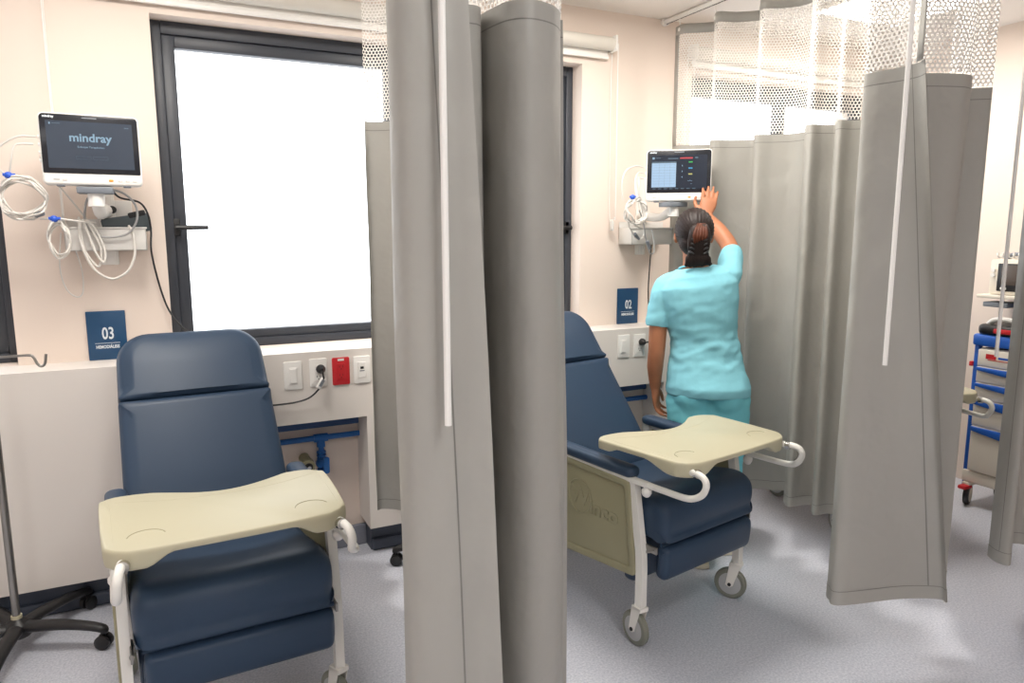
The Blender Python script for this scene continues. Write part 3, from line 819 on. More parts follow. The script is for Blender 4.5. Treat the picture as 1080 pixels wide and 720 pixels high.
# ------------------------------------------------------------------ patient monitors
def build_monitor(loc, rz, tilt, label, on):
    t = thing('patient_monitor', label, 'monitor', loc, rz)
    W, H = .298, .238
    Rm = Matrix.Rotation(math.radians(tilt), 4, 'X')
    F = lambda a, b, h: tuple(Rm @ Vector((a, -h, b)))
    bm = bmesh.new(); slab(bm, densify(rrect(W, H, .016, 5), .03), -.045, .0, .008, 4, fmap=F)
    hs = obj('housing', bm, WHITEP, t, ang=40)
    bm = bmesh.new(); slab(bm, rrect(W - .008, H - .042, (.004, .014, .014, .004), 5, 0, .017), -.004, .0016, .001, 2, fmap=F)
    obj('bezel', bm, BEZEL, hs)
    bm = bmesh.new(); slab(bm, rrect(W - .042, H - .082, .002, 2, 0.0, .014), 0, .0022, .0005, 1, fmap=F)
    sc = obj('screen', bm, SCREEN_ON if on else SCREEN_OFF, t, smooth=False)
    def tx(nm, s, x, z, size, m, par, sx=1., bold=0., align='CENTER'):
        text(nm, s, size, Rm @ T(x, -.0026, z) @ RX90, m, par, extr=.0002, sx=sx, bold=bold, align=align)
    def bar(nm, x0, z0, x1, z1, m, par, d=.0024):
        bm = bmesh.new(); vs = box(bm, (x0, -d - .0004, z0), (x1, -d + .0006, z1), M=Rm); return obj(nm, bm, m, par, smooth=False)
    tx('maker_lettering', 'mindray', -W / 2 + .014, H / 2 - .014, .010, SIGNT, hs, bold=.0004, align='LEFT')
    bar('alarm_light', -.022, H / 2 - .016, .022, H / 2 - .0125, GREYP, hs)
    if not on:
        tx('logo_lettering', 'mindray', .0, .038, .038, UIT, sc, sx=1.02, bold=.0009)
        tx('screen_lettering', 'Enfoque Terap\u00e9utico', .0, .008, .0095, UIT, sc)
        for x in (-.024, .026):
            bm = bmesh.new()
            for lo, hi in (((-.022, -.0052), (.022, -.0048)), ((-.022, .0048), (.022, .0052)), ((-.022, -.005), (-.0216, .005)), ((.0216, -.005), (.022, .005))):
                box(bm, (x + lo[0], -.0028, -.028 + lo[1]), (x + hi[0], -.002, -.028 + hi[1]), M=Rm)
            obj('screen_button', bm, UID, sc, smooth=False)
        bar('status_mark', -.118, .080, -.114, .086, UIT, sc); bar('status_mark', -.110, .0825, -.086, .0845, UID, sc); bar('status_mark', .104, .0765, .118, .0795, UID, sc)
    else:
        tb = bar('table_panel', -.124, -.055, -.012, .062, UIW, sc)
        bar('table_header', -.124, .056, -.012, .063, UID, tb, .0027)
        for k in range(8): bar('table_rule', -.120, .048 - k * .0125, -.016, .0484 - k * .0125, UID, tb, .0027)
        for x in (-.09, -.065, -.04): bar('table_rule', x, -.05, x + .0004, .055, UID, tb, .0027)
        bar('alarm_banner', .004, .074, .062, .081, UIR, sc); bar('status_mark', -.05, .074, -.004, .079, UID, sc); bar('status_mark', -.122, .074, -.112, .084, UIT, sc); bar('status_mark', -.108, .078, -.085, .081, UID, sc); bar('status_mark', .072, .075, .086, .082, UID, sc)
        for z, m in ((.056, UIG), (.028, UIC), (.001, UIY)): bar('reading', .044, z, .062, z + .006, m, sc)
        tx('reading_lettering', '--/--', .052, -.026, .014, UIT, sc); tx('reading_lettering', '--', .058, -.040, .012, UIT, sc)
        for z in (.04, .014, -.012): bar('parameter_mark', .014, z, .017, z + .006, UIT, sc)
        for k in range(8): bar('menu_key', -.118 + k * .026, -.064, -.104 + k * .026, -.060, UID, sc)
    zb = -H / 2 + .016
    for x, m in ((.052, ORANGE), (.080, CLEARP), (.103, CLEARP), (.125, CLEARP), (-.085, CLEARP)):
        bm = bmesh.new(); slab(bm, rrect(.014, .0075, .003, 4, x, zb + .001), 0, .0018, .0008, 2, fmap=F); obj('button', bm, m, hs)
    bar('model_mark', -.118, zb, -.100, zb + .0025, GREYP, hs, .0005)
    bm = bmesh.new()
    for x in (-.10, .10): box(bm, (x - .012, .005, -H / 2 - .004), (x + .012, .035, -H / 2 + .002), .002, M=Rm)
    obj('foot_pad', bm, GREYP, hs)
    bm = bmesh.new()
    for k in range(4): cyl(bm, Rm @ Vector((-W / 2 + .004, .022, .04 - k * .026)), Rm @ Vector((-W / 2 - .006, .022, .04 - k * .026)), .006, 10)
    obj('lead_socket', bm, WHITEP, hs)
    return t
M1 = (-.181, 2.90, 1.700); M2 = (2.212, 2.735, 1.681)
build_monitor(M1, math.radians(1), -3, 'patient monitor with dark screen and white maker lettering above sign 03', False)
build_monitor(M2, math.radians(-40), -3, 'patient monitor with lit pale table on its screen, touched by the person in scrubs', True)

def wall_mount(xw, mon, label, basket_dx=(-.13, .13)):
    t = thing('monitor_wall_mount', label, 'monitor bracket', (xw, YW, 1.40))
    mx, my, mz = mon; lx, ly = mx - xw, my - YW
    bm = bmesh.new(); box(bm, (-.03, -.012, -.10), (.03, 0, .30), .003); box(bm, (-.022, -.020, -.10), (-.014, -.012, .30)); box(bm, (.014, -.020, -.10), (.022, -.012, .30))
    obj('wall_channel', bm, WHITEP, t)
    zz = mz - 1.40 - .119
    bm = bmesh.new(); box(bm, (lx - .055, ly - .005, zz - .027), (lx + .055, ly + .075, zz - .004), .004); hd = obj('tilt_head', bm, GREYP, t)
    bm = bmesh.new(); tube(bm, [(0, -.01, .10), (lx * .25, -.06, .10), (lx * .7, ly * .6, .09), (lx, ly + .03, zz - .035)], [.026, .024, .02, .022], seg=14, smooth=5)
    cyl(bm, (lx, ly + .03, zz - .07), (lx, ly + .03, zz - .02), .026)
    obj('arm', bm, WHITEP, t)
    a, b = basket_dx; bm = bmesh.new()
    # open basket: floor and four walls with a lip
    zb = -.045; h = .085; y0, y1 = -.125, -.012
    box(bm, (a, y0, zb), (b, y1, zb + .004), .0015); box(bm, (a, y0, zb), (b, y0 + .004, zb + h), .0015); box(bm, (a, y1 - .004, zb), (b, y1, zb + h + .03), .0015)
    box(bm, (a, y0, zb), (a + .004, y1, zb + h), .0015); box(bm, (b - .004, y0, zb), (b, y1, zb + h), .0015)
    box(bm, (a - .004, y0 - .004, zb + h - .006), (b + .004, y0 + .004, zb + h), .0015)
    obj('basket', bm, CLEARP, t, ang=30)
    bm = bmesh.new(); box(bm, (-.02, y1 - .002, zb - .03), (.02, 0, zb), .003); obj('bracket', bm, WHITEP, t)
    return t
wall_mount(-.165, M1, 'white wall bracket and basket under the monitor above sign 03')
wall_mount(2.285, M2, 'white wall bracket and basket under the monitor by the person in scrubs', (-.14, .14))

t = thing('wall_socket', 'small white wall socket with a black plug behind the basket above sign 03', 'socket', (-.135, YW, 1.505))
bm = bmesh.new(); slab(bm, rrect(.115, .07, .006, 4), 0, .006, .0025, 3, fmap=lambda a, b, h: (a, -h, b)); obj('cover_plate', bm, WHITEP, t)
bm = bmesh.new(); cyl(bm, (-.008, -.005, 0), (-.008, -.035, 0), .014); obj('plug_head', bm, BLACKP, t)
t = thing('cable_adapter', 'dark grey adapter brick lying in the basket above sign 03', 'adapter', (-.09, 3.055, 1.438))
bm = bmesh.new(); box(bm, (-.085, -.028, -.022), (.075, .028, .045), .008, M=Matrix.Rotation(math.radians(-9), 4, 'Y')); obj('case', bm, mat('adapter_slate', (74, 84, 88), rough=.5), t)
bm = bmesh.new(); box(bm, (.01, -.03, .030), (.07, .026, .052), .006, M=Matrix.Rotation(math.radians(-14), 4, 'Y')); obj('clip', bm, BLACKP, t)

def coil(name, label, c, rx, rz_, n, r, m, lead, tie, seedv, tilt=0., plug_at=None):
    rnd = random.Random(seedv); t = thing(name, label, 'cable', c)
    pts = []
    for k in range(n * 10):
        a = 2 * PI * k / 10 + tilt; q = 1 + .26 * (rnd.random() - .5)
        pts.append((rx * q * math.cos(a), -.004 * (k % 7) + (.014 * math.sin(a * 2 + k * .37)), rz_ * q * math.sin(a) - .003 * k / 10))
    obj('coil', TB(pts, r, seg=7, smooth=3), m, t)
    for i, ld in enumerate(lead): obj('lead', TB(ld, r, seg=7, smooth=6), m, t)
    if tie:
        bm = bmesh.new(); sphere(bm, tie, (.013, .011, .012), 12); box(bm, (tie[0] - .016, tie[1] - .004, tie[2] - .003), (tie[0] + .02, tie[1] + .004, tie[2] + .007), .002); obj('tie', bm, BLUECLIP, t)
    for p in plug_at or []:
        bm = bmesh.new(); tube(bm, [p[0], p[1]], [.011, .008], seg=10); obj('connector', bm, GREYP, t)
# sockets on the left flank of monitor 1 sit near (-.335, 2.91, 1.74..1.66)
coil('monitor_cable', 'large coil of white monitor cable with blue tie, left of the monitor above sign 03', (-.395, 2.93, 1.548), .064, .060, 8, .0034, CABLEW,
     [[(.055, -.01, .19), (-.0, -.02, .185), (-.058, -.02, .14), (-.062, -.01, .09), (-.035, -.005, .055)], [(.045, -.01, .165), (-.005, -.015, .16), (-.02, -.02, .11), (-.03, -.01, .06)]], (-.032, -.02, .060), 3,
     plug_at=[((.030, .0, -.068), (.055, -.01, -.062))])
coil('monitor_cable', 'small hanging loop of white cable with blue tie, left of the wall basket', (-.305, 2.95, 1.405), .030, .058, 5, .0032, CABLEW,
     [[(-.05, -.01, .062), (.0, -.01, .064), (.06, .0, .055), (.11, .06, .05)], [(-.03, -.02, .27), (.0, -.01, .20), (.05, .02, .12), (.085, .05, .06)]], (-.008, -.02, .062), 5)
def loose(label, pts, r, m, name='monitor_cable', plugs=()):
    t = thing(name, label, 'cable', pts[0]); o = Vector(pts[0])
    obj('lead', TB([Vector(p) - o for p in pts], r, seg=8, smooth=7), m, t)
    for p in plugs:
        bm = bmesh.new(); tube(bm, [Vector(p[0]) - o, Vector(p[1]) - o], [.0085, .006], seg=10); obj('connector', bm, GREYP, t)
loose('white cable hanging in long loops over the front of the basket above sign 03', [(-.245, 3.0, 1.475), (-.243, 2.985, 1.44), (-.235, 2.985, 1.36), (-.205, 2.985, 1.305), (-.19, 2.985, 1.31), (-.185, 2.985, 1.37), (-.215, 2.985, 1.45), (-.228, 2.99, 1.462), (-.222, 2.98, 1.43), (-.20, 2.975, 1.35), (-.178, 2.975, 1.315), (-.172, 2.98, 1.36), (-.20, 2.985, 1.44), (-.235, 2.99, 1.465), (-.246, 2.985, 1.40), (-.215, 2.975, 1.30), (-.16, 2.975, 1.255), (-.11, 2.975, 1.275), (-.085, 2.98, 1.315), (-.075, 2.985, 1.36), (-.078, 2.99, 1.42), (-.09, 3.01, 1.445)], .0042, CABLEW)
loose('grey tube curling from the monitor above sign 03 down to its basket', [(-.20, 2.93, 1.575), (-.11, 2.94, 1.565), (-.065, 2.96, 1.525), (-.06, 2.97, 1.47), (-.09, 2.985, 1.42), (-.14, 2.99, 1.405), (-.19, 2.99, 1.41), (-.225, 2.99, 1.455), (-.215, 2.98, 1.53), (-.19, 2.95, 1.555)], .004, CABLEG)
loose('black power cord dropping from the monitor above sign 03 across the window frame', [(-.135, 2.96, 1.575), (-.11, 2.98, 1.545), (-.05, 3.0, 1.53), (-.025, 3.0, 1.49), (-.018, 3.02, 1.43), (-.022, 3.09, 1.34), (.0, 3.10, 1.20), (.03, 3.09, 1.105), (.08, 3.06, 1.04), (.14, 3.04, .99), (.17, 3.05, .955)], .0038, BLACKP, 'power_cable')
loose('thin clear tube looping down to a small tip below the basket above sign 03', [(-.31, 3.06, 1.42), (-.325, 3.08, 1.30), (-.315, 3.10, 1.22), (-.285, 3.10, 1.185), (-.262, 3.10, 1.20), (-.258, 3.10, 1.28), (-.27, 3.06, 1.37), (-.262, 3.04, 1.42)], .0022, CLEARP)
# second monitor's cables
coil('monitor_cable', 'coil of white monitor cable with blue tie, left of the monitor with the lit screen', (2.015, 2.80, 1.525), .056, .052, 6, .0034, CABLEW,
     [[(.082, .052, .196), (.03, .04, .20), (-.04, .02, .175), (-.075, .0, .12), (-.07, .0, .04)], [(.082, .052, .17), (.045, .045, .168), (.02, .03, .12), (.01, .0, .05)], [(.082, .052, .144), (.05, .05, .14), (.06, .05, .06), (.11, .07, -.05)]], (-.028, -.02, .052), 11)
loose('white cable with grey connectors drooping over the basket by the person in scrubs', [(1.985, 2.80, 1.50), (1.99, 2.81, 1.45), (2.03, 2.83, 1.41), (2.07, 2.86, 1.39), (2.11, 2.88, 1.385), (2.135, 2.89, 1.40), (2.14, 2.89, 1.44), (2.12, 2.88, 1.48)], .0038, CABLEW, plugs=[((2.035, 2.825, 1.41), (2.075, 2.845, 1.385))])
loose('grey sensor lead hanging below the basket by the person in scrubs', [(2.07, 2.84, 1.52), (2.11, 2.86, 1.46), (2.13, 2.87, 1.40), (2.15, 2.875, 1.35), (2.17, 2.88, 1.315), (2.20, 2.89, 1.32), (2.205, 2.90, 1.37), (2.20, 2.91, 1.43)], .0036, CABLEG, plugs=[((2.14, 2.868, 1.375), (2.163, 2.872, 1.335))])
loose('small white lead bundle with blue tie in the basket by the person in scrubs', [(2.05, 2.86, 1.47), (2.09, 2.90, 1.45), (2.13, 2.93, 1.46), (2.17, 2.95, 1.475), (2.20, 2.96, 1.46), (2.16, 2.95, 1.44), (2.10, 2.92, 1.455), (2.06, 2.88, 1.48)], .004, CABLEW)
loose('dark cord dropping down the wall behind the head of the person in scrubs', [(2.33, 3.08, 1.38), (2.335, 3.10, 1.25), (2.33, 3.10, 1.10), (2.335, 3.09, .955)], .0034, BLACKP, 'power_cable')

# ------------------------------------------------------------------ drip stands
def drip_stand(x, y, label, a0, hook_dir):
    t = thing('drip_stand', label, 'drip stand', (x, y, 0), 0, 'drip stands')
    obj('pole', TB([(0, 0, .09), (0, 0, 1.035)], .0125, seg=16), STEEL, t)
    bm = bmesh.new(); lathe(bm, [(.04, .055), (.045, .07), (.04, .098), (.022, .112), (.016, .118)], seg=24); obj('hub', bm, BLACKP, t)
    obj('collar', TB([(0, 0, .113), (0, 0, .128)], .017, seg=16), CREAM, t)
    for k in range(5):
        a = a0 + 2 * PI * k / 5; d = Vector((math.cos(a), math.sin(a), 0))
        bm = bmesh.new(); tube(bm, [d * .025 + Vector((0, 0, .085)), d * .13 + Vector((0, 0, .09)), d * .22 + Vector((0, 0, .085)), d * .285 + Vector((0, 0, .072)), d * .292 + Vector((0, 0, .056))], [.027, .024, .021, .019, .012], seg=12, smooth=4, flat=.72)
        lg = obj('leg', bm, BLACKP, t, ang=50)
        n = Vector((-d.y, d.x, 0)); c = d * .285 + Vector((0, 0, .026))
        bm = bmesh.new()
        for s in (-1, 1): tube(bm, [c + n * s * .005, c + n * s * .009, c + n * s * .018, c + n * s * .021], [.022, .0255, .0255, .020], seg=22)
        tube(bm, [c + Vector((0, 0, .0)), d * .285 + Vector((0, 0, .062))], .008, seg=8)
        obj('caster', bm, BLACKP, lg)
    for a in hook_dir:
        d = Vector((math.cos(a), math.sin(a), 0)); z = Vector((0, 0, 1))
        P = [z * 1.02, d * .06 + z * 1.022, d * .118 + z * 1.024, d * .132 + z * 1.018, d * .142 + z * .995, d * .153 + z * .986, d * .164 + z * .995, d * .170 + z * 1.026]
        obj('hook', TB(P, .0042, seg=10, smooth=4), STEEL, t)
drip_stand(-.52, 2.795, 'steel drip stand on a black five-star base at the left edge of the photo', math.radians(-24), [math.radians(-12), math.radians(168)])
drip_stand(1.085, 2.70, 'drip stand hidden by the middle curtain, only a black base leg with caster showing', math.radians(152), [math.radians(60), math.radians(240)])

# ------------------------------------------------------------------ crash cart
t = thing('crash_cart', 'blue and cream drawer cart on casters at the far right between the curtains', 'cart', (3.72, 2.205, 0), 0)
# local: x into the wall, y towards the camera is negative; front faces -x
D, Wd = .34, .58
bm = bmesh.new(); box(bm, (.0, -Wd + .03, .19), (D, -.03, .835), .006); obj('body', bm, CARTC, t)
bm = bmesh.new(); box(bm, (-.02, -Wd, .845), (D + .01, 0.004, .905), .012); obj('top_tray', bm, CARTB, t)
for yy in (-.012, -Wd + .012):
    bm = bmesh.new(); box(bm, (.0, yy - .012, .10), (.03, yy + .012, .85), .004); obj('post', bm, CARTB, t)
obj('base_frame', BX((-.01, -Wd, .125), (D, 0, .19), .01), CARTC, t)
zs = [(.745, .83), (.662, .742), (.575, .659), (.435, .572), (.195, .432)]
for i, (z0, z1) in enumerate(zs):
    bm = bmesh.new(); box(bm, (-.018, -Wd + .035, z0), (.005, -.03, z1), .004); dr = obj('drawer', bm, CARTC, t)
    if i > 0:
        hh = .034 if i < 3 else .045
        bm = bmesh.new()
        o = [(-.035, z1 - .003), (-Wd + .04, z1 - .003), (-Wd + .04, z1 - hh * .55), (-Wd / 2, z1 - hh * 1.35), (-.035, z1 - hh * .55)]
        slab(bm, densify(o, .03), 0, .016, .004, 2, fmap=lambda a, b, h: (-.018 - h, a, b)); obj('handle', bm, CARTB, dr, ang=40)
    else:
        obj('red_mark', BX((-.0195, -.12, .785), (-.0175, -.07, .81), .0005), RED, dr, smooth=False)
        obj('blue_mark', BX((-.0195, -.26, .79), (-.0175, -.13, .80), .0005), CARTB, dr, smooth=False)
        obj('red_line', BX((-.0195, -.26, .779), (-.0175, -.08, .7825), .0005), RED, dr, smooth=False)
bm = bmesh.new(); box(bm, (-.012, -.002, .735), (.012, .014, .76), .003); obj('lock', bm, RED, t)
for i, (cx, cy) in enumerate(((.03, -.03), (.03, -Wd + .03), (D - .04, -.03), (D - .04, -Wd + .03))):
    W = T(cx - .02, cy, .055) @ Matrix.Rotation(math.radians(20), 4, 'Z') @ Matrix.Rotation(PI / 2, 4, 'X')
    bm = bmesh.new(); lathe(bm, [(.04, -.014), (.052, -.012), (.055, 0), (.052, .012), (.04, .014)], W, seg=30); cs = obj('caster', bm, BLACKP, t)
    bm = bmesh.new(); lathe(bm, [(.012, -.018), (.038, -.015), (.038, .015), (.012, .018)], W, seg=24); obj('hub', bm, CARTC, cs)
    bm = bmesh.new(); box(bm, (cx - .045, cy - .02, .108), (cx + .02, cy + .02, .125), .004); obj('fork', bm, CARTC, cs)
    if cx < .1:
        bm = bmesh.new(); box(bm, (cx - .085, cy - .022, .092), (cx - .02, cy + .018, .112), .006); obj('brake_pedal', bm, RED, cs)
# things on the cart
t = thing('defibrillator_paddles', 'black defibrillator paddle set with red trim lying on the blue cart top', 'medical device', (3.80, 2.08, .905))
bm = bmesh.new(); slab(bm, densify(rrect(.20, .24, .04, 5), .03), 0, .05, .018, 4, fmap=lambda a, b, h: (a, b, h)); obj('case', bm, BLACKP, t, ang=50)
bm = bmesh.new(); box(bm, (-.103, -.06, .012), (-.09, .03, .035), .004); obj('trim', bm, RED, t)
bm = bmesh.new(); tube(bm, [(-.04, .09, .05), (-.05, .05, .075), (-.05, -.03, .075), (-.04, -.08, .05)], .013, seg=10, smooth=4); obj('handle', bm, CLEARP, t)
t = thing('cart_shelf', 'cream shelf on a post above the blue cart, carrying the heart monitor', 'shelf', (3.95, 2.0, .905))
bm = bmesh.new(); box(bm, (-.15, -.26, .175), (.13, .27, .192), .004); obj('shelf_board', bm, CARTC, t)
bm = bmesh.new(); box(bm, (.085, -.02, 0), (.125, .02, .18), .004); obj('post', bm, GREYP, t)
bm = bmesh.new(); box(bm, (-.14, .12, .13), (-.02, .24, .155), .005); obj('bracket', bm, GREYP, t)
t = thing('heart_monitor', 'cream heart monitor with dark screen on the shelf above the blue cart', 'monitor', (3.93, 2.03, 1.097))
bm = bmesh.new(); box(bm, (-.09, -.19, 0), (.12, .21, .18), .014); obj('case', bm, CARTC, t)
bm = bmesh.new(); box(bm, (-.094, -.14, .05), (-.085, .14, .155), .003); sc_ = obj('screen', bm, mat('screen_brown', (70, 62, 58), rough=.25), t)
bm = bmesh.new(); box(bm, (-.097, -.15, .02), (-.086, .165, .16), .004); fr = obj('screen_surround', bm, BLACKP, t)
bm = bmesh.new(); box(bm, (-.0985, -.14, .052), (-.096, .145, .152), .001); obj('display', bm, mat('display_brown', (84, 74, 68), rough=.25), fr)
for yy in (.13, .05, -.02, -.09):
    bm = bmesh.new(); box(bm, (-.100, yy - .015, .028), (-.095, yy + .015, .040), .002); obj('key', bm, WHITEP, fr)
bm = bmesh.new(); cyl(bm, (-.088, .187, .125), (-.098, .187, .125), .010); cyl(bm, (-.088, .187, .10), (-.098, .187, .10), .010); obj('knob', bm, WHITEP, t)
bm = bmesh.new(); tube(bm, [(.0, .17, .175), (-.01, .14, .205), (-.01, -.12, .205), (.0, -.15, .175)], .010, seg=10, smooth=4); obj('carry_handle', bm, GREYP, t)
t = thing('coiled_lead', 'coiled cream lead lying on top of the heart monitor above the cart', 'cable', (3.885, 2.12, 1.283))
pts = [(-.03 + .014 * math.cos(k * 1.1), .10 - .0045 * k, .014 + .012 * math.sin(k * 1.1)) for k in range(60)]
obj('spiral', TB(pts, .0042, seg=6, smooth=2), CLEARP, t)
# ------------------------------------------------------------------ person in scrubs
def loft(bm, rings, seg=28, cap=True, power=2.2):
    """rings: (centre, half width vector, half depth vector)"""
    R_ = []
    for c, a, b in rings:
        c, a, b = Vector(c), Vector(a), Vector(b); rg = []
        for k in range(seg):
            t = 2 * PI * k / seg; ct, st = math.cos(t), math.sin(t); e = 2 / power
            rg.append(bm.verts.new(c + a * (math.copysign(abs(ct) ** e, ct)) + b * (math.copysign(abs(st) ** e, st))))
        R_.append(rg)
    for A, B in zip(R_, R_[1:]):
        for k in range(seg): bm.faces.new((A[k], A[(k + 1) % seg], B[(k + 1) % seg], B[k]))
    if cap: bm.faces.new(R_[0][::-1]); bm.faces.new(R_[-1])

def limb(bm, pts, r, seg=18, smooth=5):
    tube(bm, pts, r, seg=seg, smooth=smooth)
    sphere(bm, pts[0], r[0] * .98, 16); sphere(bm, pts[-1], r[-1] * .98, 16)

PX, PY, PR = 2.12, 2.38, math.radians(-35)
TOR = [  # x, y, z, half width, half depth
    (.002, -.005, .66, .150, .105), (.0, -.015, .74, .162, .118), (-.005, -.012, .80, .158, .112), (-.014, .0, .88, .140, .098), (-.024, .004, .96, .130, .090), (-.036, .0, 1.05, .138, .096),
    (-.05, -.004, 1.13, .152, .102), (-.06, -.004, 1.19, .156, .096), (-.064, -.002, 1.235, .128, .08), (-.067, .004, 1.268, .075, .062), (-.07, .010, 1.30, .053, .053)]
def torso(bm, off, z0, z1, roll=.13):
    rg = []
    for x, y, z, w, d in TOR:
        if z < z0 - 1e-6 or z > z1 + 1e-6: continue
        k = max(0., min(1., (z - .9) / .3)) * roll          # shoulder line rises to the raised arm
        rg.append(((x, y, z), ((w + off) * math.cos(k), 0, (w + off) * math.sin(k)), (0, d + off, 0)))
    loft(bm, rg)
SHL, ELL, WRL = (-.205, .0, 1.175), (-.222, -.01, .915), (-.222, .035, .735)
SHR, ELR, WRR = (.075, .03, 1.235), (.090, .165, 1.355), (-.003, .278, 1.490)

def fingers(bm, base, fwd, side, up, thumb_side, curl, L=.078, spread=.10, r=.0078):
    """five separate fingers: base = knuckle line centre, up = back of the hand"""
    fwd, side, up = Vector(fwd).normalized(), Vector(side).normalized(), Vector(up).normalized()
    for i, (o, l, s) in enumerate(((-.030, .86, -1.3), (-.010, 1.0, -.4), (.010, .95, .4), (.029, .76, 1.4))):
        d = (fwd + side * spread * s * .9).normalized(); p = Vector(base) + side * o - fwd * (.006 if i in (0, 3) else 0); pts = [p - d * .03, p]
        a = 0.
        for seg_l, cv in ((.42, curl * .6), (.32, curl), (.26, curl * .8)):
            a += cv; q = d * math.cos(a) - up * math.sin(a); p = p + q * L * l * seg_l; pts.append(p)
        limb(bm, pts, [r * 1.1, r * 1.15, r * 1.02, r * .95, r * .72], seg=10, smooth=3)
    # thumb leaves the side of the palm near its base
    ts = side * thumb_side; b0 = Vector(base) - fwd * .060 + ts * .022
    p1 = b0 + (ts * .75 + fwd * .55).normalized() * .035 - up * .006; p2 = p1 + (ts * .35 + fwd * .9).normalized() * .028 - up * .006; p3 = p2 + (fwd * 1. - ts * .05).normalized() * .022 - up * .004
    limb(bm, [b0, p1, p2, p3], [.013, .0105, .0092, .007], seg=10, smooth=4)

def palm(bm, wrist, base, side, up, w=.040, th=.014):
    W, B, S, U = Vector(wrist), Vector(base), Vector(side).normalized(), Vector(up).normalized()
    rg = []
    for t, ww, tt in ((0, .025, .019), (.25, .030, .018), (.55, .038, .016), (.85, w, .0135), (1.02, w * .92, .010)):
        rg.append((W + (B - W) * t, S * ww, U * tt))
    loft(bm, rg, 18)

def figure():
    bm = bmesh.new()
    loft(bm, [((.002, -.005, .66), (.12, 0, 0), (0, .07, 0)), ((0, -.008, .76), (.135, 0, 0), (0, .08, 0)), ((-.005, -.005, .83), (.135, 0, 0), (0, .085, 0)), ((-.014, 0, .90), (.126, 0, 0), (0, .086, 0))])
    torso(bm, -.010, .88, 1.31)
    # neck and head
    limb(bm, [(-.068, .004, 1.24), (-.072, .012, 1.30), (-.076, .024, 1.36)], [.056, .050, .050])
    hc = Vector((-.078, .030, 1.412))
    sphere(bm, hc + Vector((0, -.012, .012)), (.073, .087, .084), 28)
    sphere(bm, hc + Vector((0, .022, -.030)), (.060, .066, .078), 24)
    sphere(bm, hc + Vector((0, .048, -.075)), (.036, .032, .028), 18)        # chin
    tube(bm, [hc + Vector((0, .080, .008)), hc + Vector((0, .094, -.018)), hc + Vector((0, .100, -.030))], [.009, .012, .014], seg=10)   # nose
    sphere(bm, hc + Vector((0, .084, -.060)), (.024, .008, .006), 14); sphere(bm, hc + Vector((0, .083, -.070)), (.020, .008, .006), 14)       # lips
    for s in (-1, 1):
        sphere(bm, hc + Vector((s * .030, .076, .022)), (.022, .010, .007), 14)     # brow
        sphere(bm, hc + Vector((s * .036, .066, -.024)), (.022, .016, .018), 14)    # cheek
        sphere(bm, hc + Vector((s * .074, -.004, -.014)), (.010, .018, .030), 16, M=Matrix.Rotation(s * .25, 4, 'Z'))   # ear
    # arms
    limb(bm, [(-.196, .0, 1.165), (-.216, -.008, 1.06), ELL, (-.226, .010, .83), WRL], [.040, .041, .037, .036, .025])
    limb(bm, [(.05, .01, 1.205), SHR, (.092, .095, 1.292), ELR, (.048, .222, 1.424), WRR], [.044, .042, .041, .037, .036, .025])
    # left hand hangs, fingers half curled towards the thigh
    fw = Vector((.10, .16, -.98)); sd = Vector((.25, .94, .18)); up = sd.cross(fw).normalized() * -1
    if up.x > 0: up = -up
    kb = Vector(WRL) + fw.normalized() * .082
    palm(bm, WRL, kb, sd, up); fingers(bm, kb, fw, sd, up, 1, .50)
    # right hand reaches the lower corner of the screen, back of the hand to the viewer
    fw2 = Vector((.12, .30, .94)); up2 = Vector((.05, -.95, .30)); sd2 = fw2.cross(up2).normalized()
    if sd2.x < 0: sd2 = -sd2
    fw2 = Vector((.16, .24, .95))
    kb2 = Vector(WRR) + fw2.normalized() * .080
    palm(bm, WRR, kb2, sd2, up2); fingers(bm, kb2, fw2, sd2, up2, -1, .22, spread=.07)
    # legs
    limb(bm, [(.085, -.005, .70), (.088, .0, .56), (.088, .012, .40), (.090, -.005, .25), (.092, -.01, .10)], [.074, .068, .052, .048, .036])
    limb(bm, [(-.080, -.01, .70), (-.070, -.03, .56), (-.055, -.06, .40), (-.040, -.12, .25), (-.022, -.16, .10)], [.074, .068, .052, .048, .036])
    for x, y in ((.092, .0), (-.022, -.15)): limb(bm, [(x, y - .02, .045), (x, y + .06, .04), (x, y + .13, .03)], [.032, .034, .026])
    return bm
bm = remesh(figure(), .0044, 7)
person = obj('person', bm, SKIN, ang=180)
person.location = (PX, PY, 0); person.rotation_euler = (0, 0, PR)
tag(person, 'person in aqua scrubs seen from behind, one hand raised to the monitor screen', 'person')

def wrinkle(bm, amp, sc, zlo=None):
    bm.normal_update()
    for v in bm.verts:
        p = v.co
        n = noise.noise(Vector((p.x * sc + p.z * sc * .45, p.y * sc, p.z * sc * 1.5))) + .5 * noise.noise(Vector((p.x * sc * 2.1 - p.z * sc * 1.2, p.y * sc * 2, p.z * sc * 3.1 + 7)))
        a = amp
        if zlo: a = amp * (1 + 1.6 * max(0, 1 - abs(p.z - zlo) / .12))
        v.co = p + v.normal * a * n
